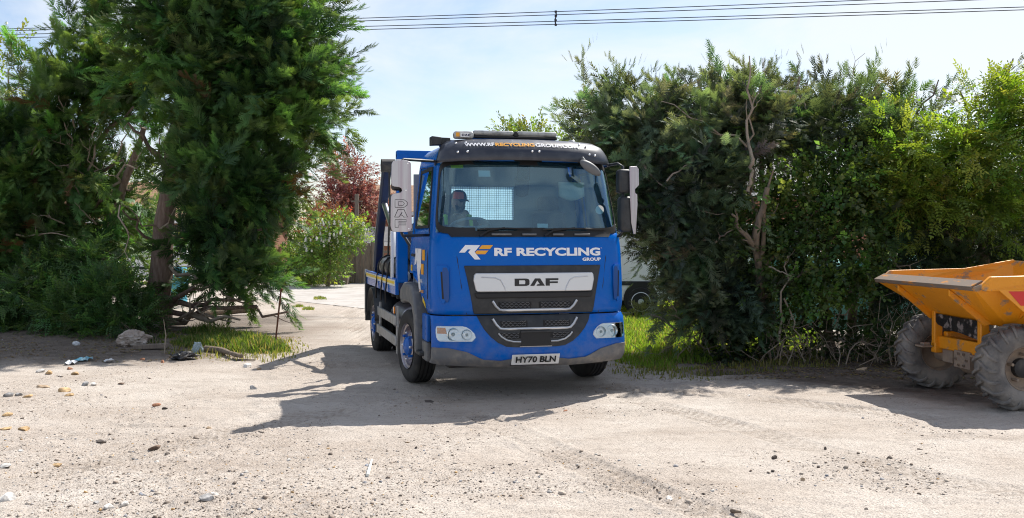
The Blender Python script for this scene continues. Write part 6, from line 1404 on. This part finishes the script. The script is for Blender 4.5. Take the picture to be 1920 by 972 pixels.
for k, (px, py) in enumerate([(578, 579), (600, 560), (560, 574)]): grass('grass_tuft', ['small grass tuft on the bare track nearest the stake', 'small grass tuft at the start of the pale drive', 'faint grass tuft beside the pale drive edge'][k], [(px - 12, py - 2), (px + 12, py - 2), (px + 12, py + 3), (px - 12, py + 3)], 350, (.04, .12), (.08, .13, .03), (.18, .24, .05), 20 + k)

# ------------------------------------------------------------------ stones, gravel, rubbish
def stone_mesh(name, s, seed, flat=.6, sub=2):
    rnd = random.Random(seed); bm = bmesh.new(); bmesh.ops.create_icosphere(bm, subdivisions=sub, radius=1)
    planes = [(Vector((rnd.gauss(0, 1), rnd.gauss(0, 1), rnd.gauss(0, 1))).normalized(), rnd.uniform(.42, .80)) for _ in range(11)]
    for v in bm.verts:
        p = v.co.copy()
        for nrm, d in planes:
            e = p.dot(nrm) - d
            if e > 0: p -= nrm * e
        p *= 1 + .10 * (fbm(np.array([p.x * 2 + seed]), np.array([p.y * 2 + p.z * 1.7]), 2)[0]); v.co = Vector((p.x * s[0], p.y * s[1], p.z * s[2]))
    me = bpy.data.meshes.new(name); bm.to_mesh(me); bm.free(); me.polygons.foreach_set('use_smooth', [True] * len(me.polygons)); me.set_sharp_from_angle(angle=R(14)); return me
STC = {'pale': (.56, .53, .49), 'ochre': (.46, .31, .16), 'brown': (.15, .10, .07), 'grey': (.30, .29, .28), 'tan': (.40, .29, .19), 'red': (.34, .16, .09), 'dark': (.075, .06, .05)}
def stone(px, py, wpx, col, label, seed, asp=.55, rotz=None):
    p = G(px, py); s = wpx / 2 * p.y / FPX; rnd = random.Random(seed); c = STC[col]
    me = stone_mesh('stone', (s, s * rnd.uniform(.6, .9), s * asp), seed, sub=3 if wpx > 24 else 2)
    a = me.attributes.new('tint', 'FLOAT_COLOR', 'POINT'); cc = []
    for v in me.vertices:
        k = 1 + .9 * float(fbm(np.array([v.co.x / s * 2.5 + seed]), np.array([v.co.y / s * 2.5 + v.co.z / s]), 3)[0]); cc += [min(1, c[0] * k), min(1, c[1] * k), min(1, c[2] * k), 1]
    a.data.foreach_set('color', cc); me.materials.append(M['stone']); o = bpy.data.objects.new('stone', me); COL.objects.link(o)
    o.location = (p.x, p.y, gz(p.x, p.y) + s * asp * .28); o.rotation_euler = (rnd.uniform(-.15, .15), rnd.uniform(-.15, .15), rnd.uniform(0, 6) if rotz is None else rotz)
    tag(o, label, 'stone', 'loose stones on the dirt yard')
STONES = [(14, 940, 44, 'pale', 'biggest white stone, cut by the picture edge in the near corner', .5), (205, 958, 30, 'pale', 'white stone with a ochre side in the pair nearest the camera', .6), (234, 955, 22, 'pale', 'smaller white stone of the pair nearest the camera', .6), (182, 950, 20, 'grey', 'dull grey stone beside the near pair of white stones', .55), (387, 944, 34, 'grey', 'rough grey concrete lump on the near ground', .75), (403, 933, 18, 'pale', 'pale chip leaning on the rough grey concrete lump', .6),
    (10, 877, 30, 'pale', 'flat whitish stone above the biggest white one', .4), (108, 872, 26, 'ochre', 'single flat ochre stone in open dirt', .4), (38, 848, 18, 'pale', 'small flat pale stone near the ochre ones', .35), (137, 890, 16, 'pale', 'thin pale flake beyond the near white pair', .3), (45, 807, 26, 'ochre', 'chunky ochre stone with a dark chip beside it', .55), (12, 805, 26, 'ochre', 'long flat ochre stone at the picture edge', .4), (15, 779, 24, 'ochre', 'squarish ochre stone above the chunky one', .5), (123, 733, 30, 'ochre', 'largest ochre stone of the middle distance group', .42), (52, 744, 28, 'ochre', 'flat ochre slab next to grey rubble', .35),
    (130, 741, 22, 'ochre', 'ochre stone just in front of the largest ochre one', .35), (80, 726, 26, 'tan', 'tan flat stone behind the ochre slab', .3), (18, 742, 26, 'grey', 'grey rubble lump at the picture edge', .55), (36, 741, 20, 'grey', 'grey rubble lump touching the ochre slab', .6), (160, 722, 20, 'grey', 'upright brown grey lump beyond the ochre group', .7), (176, 722, 16, 'pale', 'whitish lump beside the upright brown grey one', .7), (90, 700, 24, 'ochre', 'ochre stone at the edge of the tree shadow', .5), (142, 702, 22, 'ochre', 'low ochre stone just clear of the tree shadow', .4),
    (76, 696, 18, 'pale', 'whitish stone half in the tree shadow', .6), (131, 691, 14, 'red', 'small reddish stone in the tree shadow', .7), (228, 719, 16, 'brown', 'brown pointed stone in open dirt beyond the ochre group', .4), (293, 761, 20, 'red', 'brick red lump in the middle of the dirt', .55), (310, 766, 14, 'dark', 'dark chip beside the brick red lump', .6), (289, 839, 28, 'brown', 'biggest brown clod with a broken face', .65), (188, 826, 34, 'dark', 'long dark clod pressed into the ground', .35), (475, 728, 24, 'grey', 'rounded grey stone by the lorry shadow tip', .55), (463, 690, 26, 'pale', 'pale rough lump between the stick and lorry shadow', .5), (485, 695, 14, 'tan', 'tan stone beside the pale rough lump', .6),
    (305, 678, 10, 'red', 'upright brick red chip at the shadow edge by the sticks', 1.0), (267, 673, 14, 'red', 'reddish brick chip below the plank', .6), (391, 804, 12, 'tan', 'little tan pyramid stone in open dirt', .9), (312, 853, 16, 'dark', 'dark crumb behind the biggest brown clod', .5), (1453, 861, 20, 'dark', 'dark clod alone on the smooth ground', .55), (1408, 884, 10, 'brown', 'small brown clod towards the camera from the lone dark one', .7), (1449, 886, 10, 'dark', 'small dark clod just below the lone dark one', .6), (1505, 900, 14, 'tan', 'tan clod beyond the small clods', .6), (1548, 843, 10, 'dark', 'dark upright clod nearest the dumper side', .9), (1289, 953, 12, 'dark', 'dark clod low at the near picture edge', .6), (1624, 955, 12, 'dark', 'dark pebble far along the near edge', .6), (1256, 935, 22, 'pale', 'pale broken block at the end of the tyre track', .45), (1030, 928, 14, 'grey', 'blue grey pebble among the near gravel', .7), (900, 904, 10, 'dark', 'dark brown pebble ahead of the lorry', .7), (1184, 958, 12, 'grey', 'grey pebble in front of the pale broken block', .6), (1130, 691, 14, 'dark', 'dark chip by the lorry front wheel', .5), (1060, 767, 10, 'red', 'reddish pebble in the lorry shadow', .7), (806, 751, 30, 'dark', 'flat dark bark piece in the lorry shadow', .12), (1613, 697, 34, 'tan', 'grey tan broken slab on the dark hedge soil', .25), (1404, 744, 8, 'pale', 'tiny white pebble at the hedge shadow edge', .7)]
for k, (px, py, w_, c, lab, asp) in enumerate(STONES): stone(px, py, w_, c, lab.replace('a ochre', 'an ochre'), 100 + k, asp)

# gravel and crumbs: thousands of little faceted stones as one mass
def gravel(name, label, n, seed):
    rs = np.random.default_rng(seed)
    px = rs.uniform(-60, 1980, n * 2); py = 560 + (990 - 560) * rs.random(n * 2) ** .7; Y = FPX * CAMH / (py - HY); X = (px - CX) / FPX * Y
    nz = patch_n(X, Y); k = nz + .30 * rs.random(len(X)) > .27; k &= Y < 19
    X, Y = X[k][:n], Y[k][:n]; N_ = len(X); Z = ground_h(X, Y)
    oct_ = np.array([(1, 0, 0), (-.5, .87, 0), (-.5, -.87, 0), (.45, .5, .75), (-.6, .1, .8), (.3, -.5, .7), (0, 0, -.6)], float)
    f = np.array([(0, 1, 3), (1, 2, 4), (2, 0, 5), (0, 3, 5), (1, 4, 3), (2, 5, 4), (3, 4, 5), (0, 6, 1), (1, 6, 2), (2, 6, 0)])
    s = np.clip(np.exp(rs.normal(-5.65, .62, N_)), .0016, .026) ; a = rs.uniform(0, 6.28, N_); ca, sa = np.cos(a), np.sin(a)
    v = oct_[None] * (1 + .3 * rs.normal(size=(N_, 7, 1))).clip(.5, 1.6) * s[:, None, None] * np.array([1, 1, 1])[None]
    v[:, :, 2] *= rs.uniform(.4, .9, (N_, 1)); x = v[:, :, 0] * ca[:, None] - v[:, :, 1] * sa[:, None]; y = v[:, :, 0] * sa[:, None] + v[:, :, 1] * ca[:, None]
    V = np.stack([x + X[:, None], y + Y[:, None], v[:, :, 2] + (Z - s * .10)[:, None]], 2).reshape(-1, 3); F = (np.arange(N_)[:, None, None] * 7 + f[None]).reshape(-1, 3)
    pal = np.array([(.22, .175, .14), (.14, .11, .09), (.38, .325, .27), (.50, .47, .43), (.32, .31, .31), (.45, .28, .12), (.20, .21, .24)]); ci = rs.choice(7, N_, p=[.36, .14, .24, .10, .08, .04, .04])
    c = pal[ci] * rs.uniform(.7, 1.25, (N_, 1)); tag(np_mesh(name, V, F, M['gravel'], None, np.repeat(c, 7, 0)), label, 'gravel', kind='stuff')
gravel('gravel', 'scattered gravel and dirt crumbs over the dusty yard', 38000, 6)

# rubbish beside the conifers
def crumple(name, px, py, wpx, hpx, mt, label, cat, seed, dep=.7, amp=.35):
    p = G(px, py); s = p.y / FPX; rnd = random.Random(seed); bm = bmesh.new(); bmesh.ops.create_icosphere(bm, subdivisions=5, radius=1)
    for v in bm.verts:
        q = v.co.normalized(); n1_ = float(fbm(np.array([q.x * 2.2 + seed]), np.array([q.y * 2.2 + q.z * 2.9]), 4)[0]); rid = abs(float(fbm(np.array([q.x * 3.1 + seed * 2]), np.array([q.z * 3 - q.y * 2.3]), 3)[0]))
        r_ = 1 + amp * n1_ - amp * .8 * rid; v.co = Vector((q.x * r_ * wpx / 2 * s, q.y * r_ * wpx / 2 * s * dep, max(-.02, q.z * r_ * hpx / 2 * s * 1.1 + hpx / 2 * s * .75)))
    me = bpy.data.meshes.new(name); bm.to_mesh(me); bm.free(); me.polygons.foreach_set('use_smooth', [True] * len(me.polygons)); me.set_sharp_from_angle(angle=R(40)); me.materials.append(M[mt])
    o = bpy.data.objects.new(name, me); COL.objects.link(o); o.location = (p.x, p.y, gz(p.x, p.y)); return tag(o, label, cat)
crumple('sack', 250, 652, 62, 32, 'sack', 'crumpled grubby woven sack lying at the foot of the thick conifer trunk', 'sack', 3)
crumple('plastic_bag', 371, 663, 20, 24, 'bagblue', 'twisted pale blue plastic bag standing in the grass edge', 'bag', 5)
crumple('rubbish_heap', 343, 672, 52, 16, 'bagdark', 'flattened dark plastic rubbish beside the pale blue bag', 'rubbish', 8, amp=.6)
crumple('plastic_lump', 204, 624, 10, 8, 'whitescrap', 'small white plastic scrap among the leaves beside the sack', 'rubbish', 9)
crumple('plastic_lump', 143, 652, 14, 8, 'whitescrap', 'white plastic scrap on the shaded dirt by the undergrowth', 'rubbish', 10)
crumple('plastic_lump', 290, 628, 20, 12, 'sack', 'dirty cloth scrap beside the sack below the trunk', 'rubbish', 12)
def flat_scrap(name, px, py, wpx, hpx, mt, label, seed):
    p = G(px, py); s = p.y / FPX; rnd = random.Random(seed); n = 18; dz = p.y * hpx / FPX * p.y / CAMH
    m = MB(); ring = [];
    for k in range(n):
        a = 2 * math.pi * k / n; r_ = rnd.uniform(.55, 1.0); ring.append((math.cos(a) * wpx / 2 * s * r_, math.sin(a) * dz / 2 * r_, .012 + rnd.uniform(0, .035)))
    inn = [(x * .5, y * .5, .03 + rnd.uniform(0, .03)) for x, y, z in ring]; m.add(ring + inn + [(0, 0, .04)], [(k, (k + 1) % n, n + (k + 1) % n, n + k) for k in range(n)] + [(n + k, n + (k + 1) % n, 2 * n) for k in range(n)])
    o = m.build(name, M[mt], fix=False); o.location = (p.x, p.y, gz(p.x, p.y)); md = o.modifiers.new('s', 'SOLIDIFY'); md.thickness = .004; tag(o, label, 'rubbish')
flat_scrap('plastic_sheet_scrap', 157, 676, 32, 8, 'bluescrap', 'bright blue torn plastic sheet scrap lying on the shaded dirt', 1)
flat_scrap('plastic_sheet_scrap', 132, 682, 26, 5, 'whitescrap', 'whitish torn plastic scrap beside the bright blue one', 2)
flat_scrap('plastic_sheet_scrap', 205, 678, 22, 4, 'whitescrap', 'pale shredded plastic strip towards the dark rubbish', 3)
def stick(name, pts, r, mt, label, seed, cat='stick'):
    rnd = random.Random(seed); q = [G(*p) for p in pts]; c = q[0].copy(); m = MB(); pp = []
    for a in q: pp.append((a.x - c.x, a.y - c.y, gz(a.x, a.y) + r * .8 + (rnd.uniform(0, .03) if len(pp) else 0)))
    path = []
    for a, b_ in zip(pp[:-1], pp[1:]): path += [Vector(a).lerp(Vector(b_), t_) for t_ in (0, .33, .66)]
    path.append(Vector(pp[-1])); m.tube(path, [r * (1 - .5 * i / len(path)) * rnd.uniform(.85, 1.2) for i in range(len(path))], 8)
    o = m.build(name, M[mt], smooth=60); o.location = (c.x, c.y, 0); tag(o, label, cat)
stick('fallen_branch', [(385, 660), (415, 663), (435, 673), (452, 678)], .05, 'barkgrey', 'gnarled grey brown root branch on the dirt in front of the grass', 1, 'branch')
stick('twig', [(226, 661), (262, 664)], .015, 'barkgrey', 'thin dark twig below the crumpled sack', 2)
stick('twig', [(440, 677), (478, 680)], .014, 'barkgrey', 'thin twig running on from the gnarled root branch', 3)
stick('wood_splinter', [(689, 892), (697, 866)], .014, 'paper', 'bleached white wood splinter standing out on the open ground', 4)
stick('twig', [(1372, 957), (1388, 966)], .012, 'barkgrey', 'short brown twig near the lower picture edge', 5)
stick('fallen_log', [(375, 596), (430, 592), (476, 590)], .12, 'barkgrey', 'fallen log lying on the ground behind the low conifer branches', 6, 'log')
pk = G(283, 657); m = MB(); m.box((0, 0, .05), (.52, .10, .07), R(3)); o = m.build('plank', M['wood'], bevel=.008); o.location = (pk.x, pk.y, gz(pk.x, pk.y)); o.rotation_euler = (0, R(-3), 0); tag(o, 'short weathered plank lying just in front of the crumpled sack', 'plank')
sg_ = thing('grass_stalk_post', 'thin dead upright stem beside the plank and dark rubbish', 'stem', (G(308, 662).x, G(308, 662).y, 0))
m = MB(); m.tube([(0, 0, -.02), (.02, .01, .25), (-.01, 0, .5)], [.012, .009, .004], 6); m.build('stem', M['twig'], sg_)

# leaf litter and trampled edge weeds
rs = np.random.default_rng(91)
def litter(name, label, boxes, n, seed):
    rs = np.random.default_rng(seed); Vs, Cs = [], []
    for (x0, x1, y0, y1, m_) in boxes:
        X = rs.uniform(x0, x1, m_); Y = y1 - (y1 - y0) * rs.random(m_) ** 1.7; k = fbm(X * 1.3 + 5, Y * 1.3, 3) + .4 * rs.random(m_) > .10; X, Y = X[k], Y[k]; Z = ground_h(X, Y) + .008
        a = rs.uniform(0, 6.28, len(X)); s = rs.uniform(.012, .035, len(X)); tl = rs.uniform(-.3, .5, len(X))
        d = np.stack([np.cos(a), np.sin(a), tl * .4], 1); e = np.stack([-np.sin(a), np.cos(a), np.zeros(len(X))], 1); c = np.stack([X, Y, Z], 1)
        q = np.stack([c - d * s[:, None], c + e * s[:, None] * .45 + [0, 0, .006], c + d * s[:, None], c - e * s[:, None] * .45], 1); Vs.append(q.reshape(-1, 3))
        pal = np.array([(.20, .13, .07), (.30, .21, .12), (.12, .085, .055), (.26, .25, .12)]); Cs.append(np.repeat(pal[rs.integers(0, 4, len(X))] * rs.uniform(.7, 1.3, (len(X), 1)), 4, 0))
    V = np.concatenate(Vs); tag(np_mesh(name, V, np.arange(len(V)).reshape(-1, 4), M['leaf'], None, np.concatenate(Cs)), label, 'leaf litter', kind='stuff')
litter('leaf_litter', 'brown leaf litter and scraps along the hedge foot and below the conifers', [(1.6, 6.8, 12.0, 14.4, 5200), (-9.5, -3.6, 13.8, 17.2, 4200)], 0, 92)
grass('verge_weeds', 'sparse trampled weeds where the verge meets the dirt', [(1130, 680), (1240, 694), (1330, 690), (1480, 668), (1640, 664), (1660, 684), (1480, 700), (1330, 716), (1220, 716), (1120, 704)], 2200, (.02, .07), (.10, .13, .03), (.26, .27, .09), 31)
grass('strip_weeds', 'sparse trampled weeds around the grass by the stake', [(270, 650), (420, 622), (560, 640), (600, 668), (500, 686), (330, 670)], 1700, (.02, .09), (.10, .13, .03), (.26, .27, .09), 32)
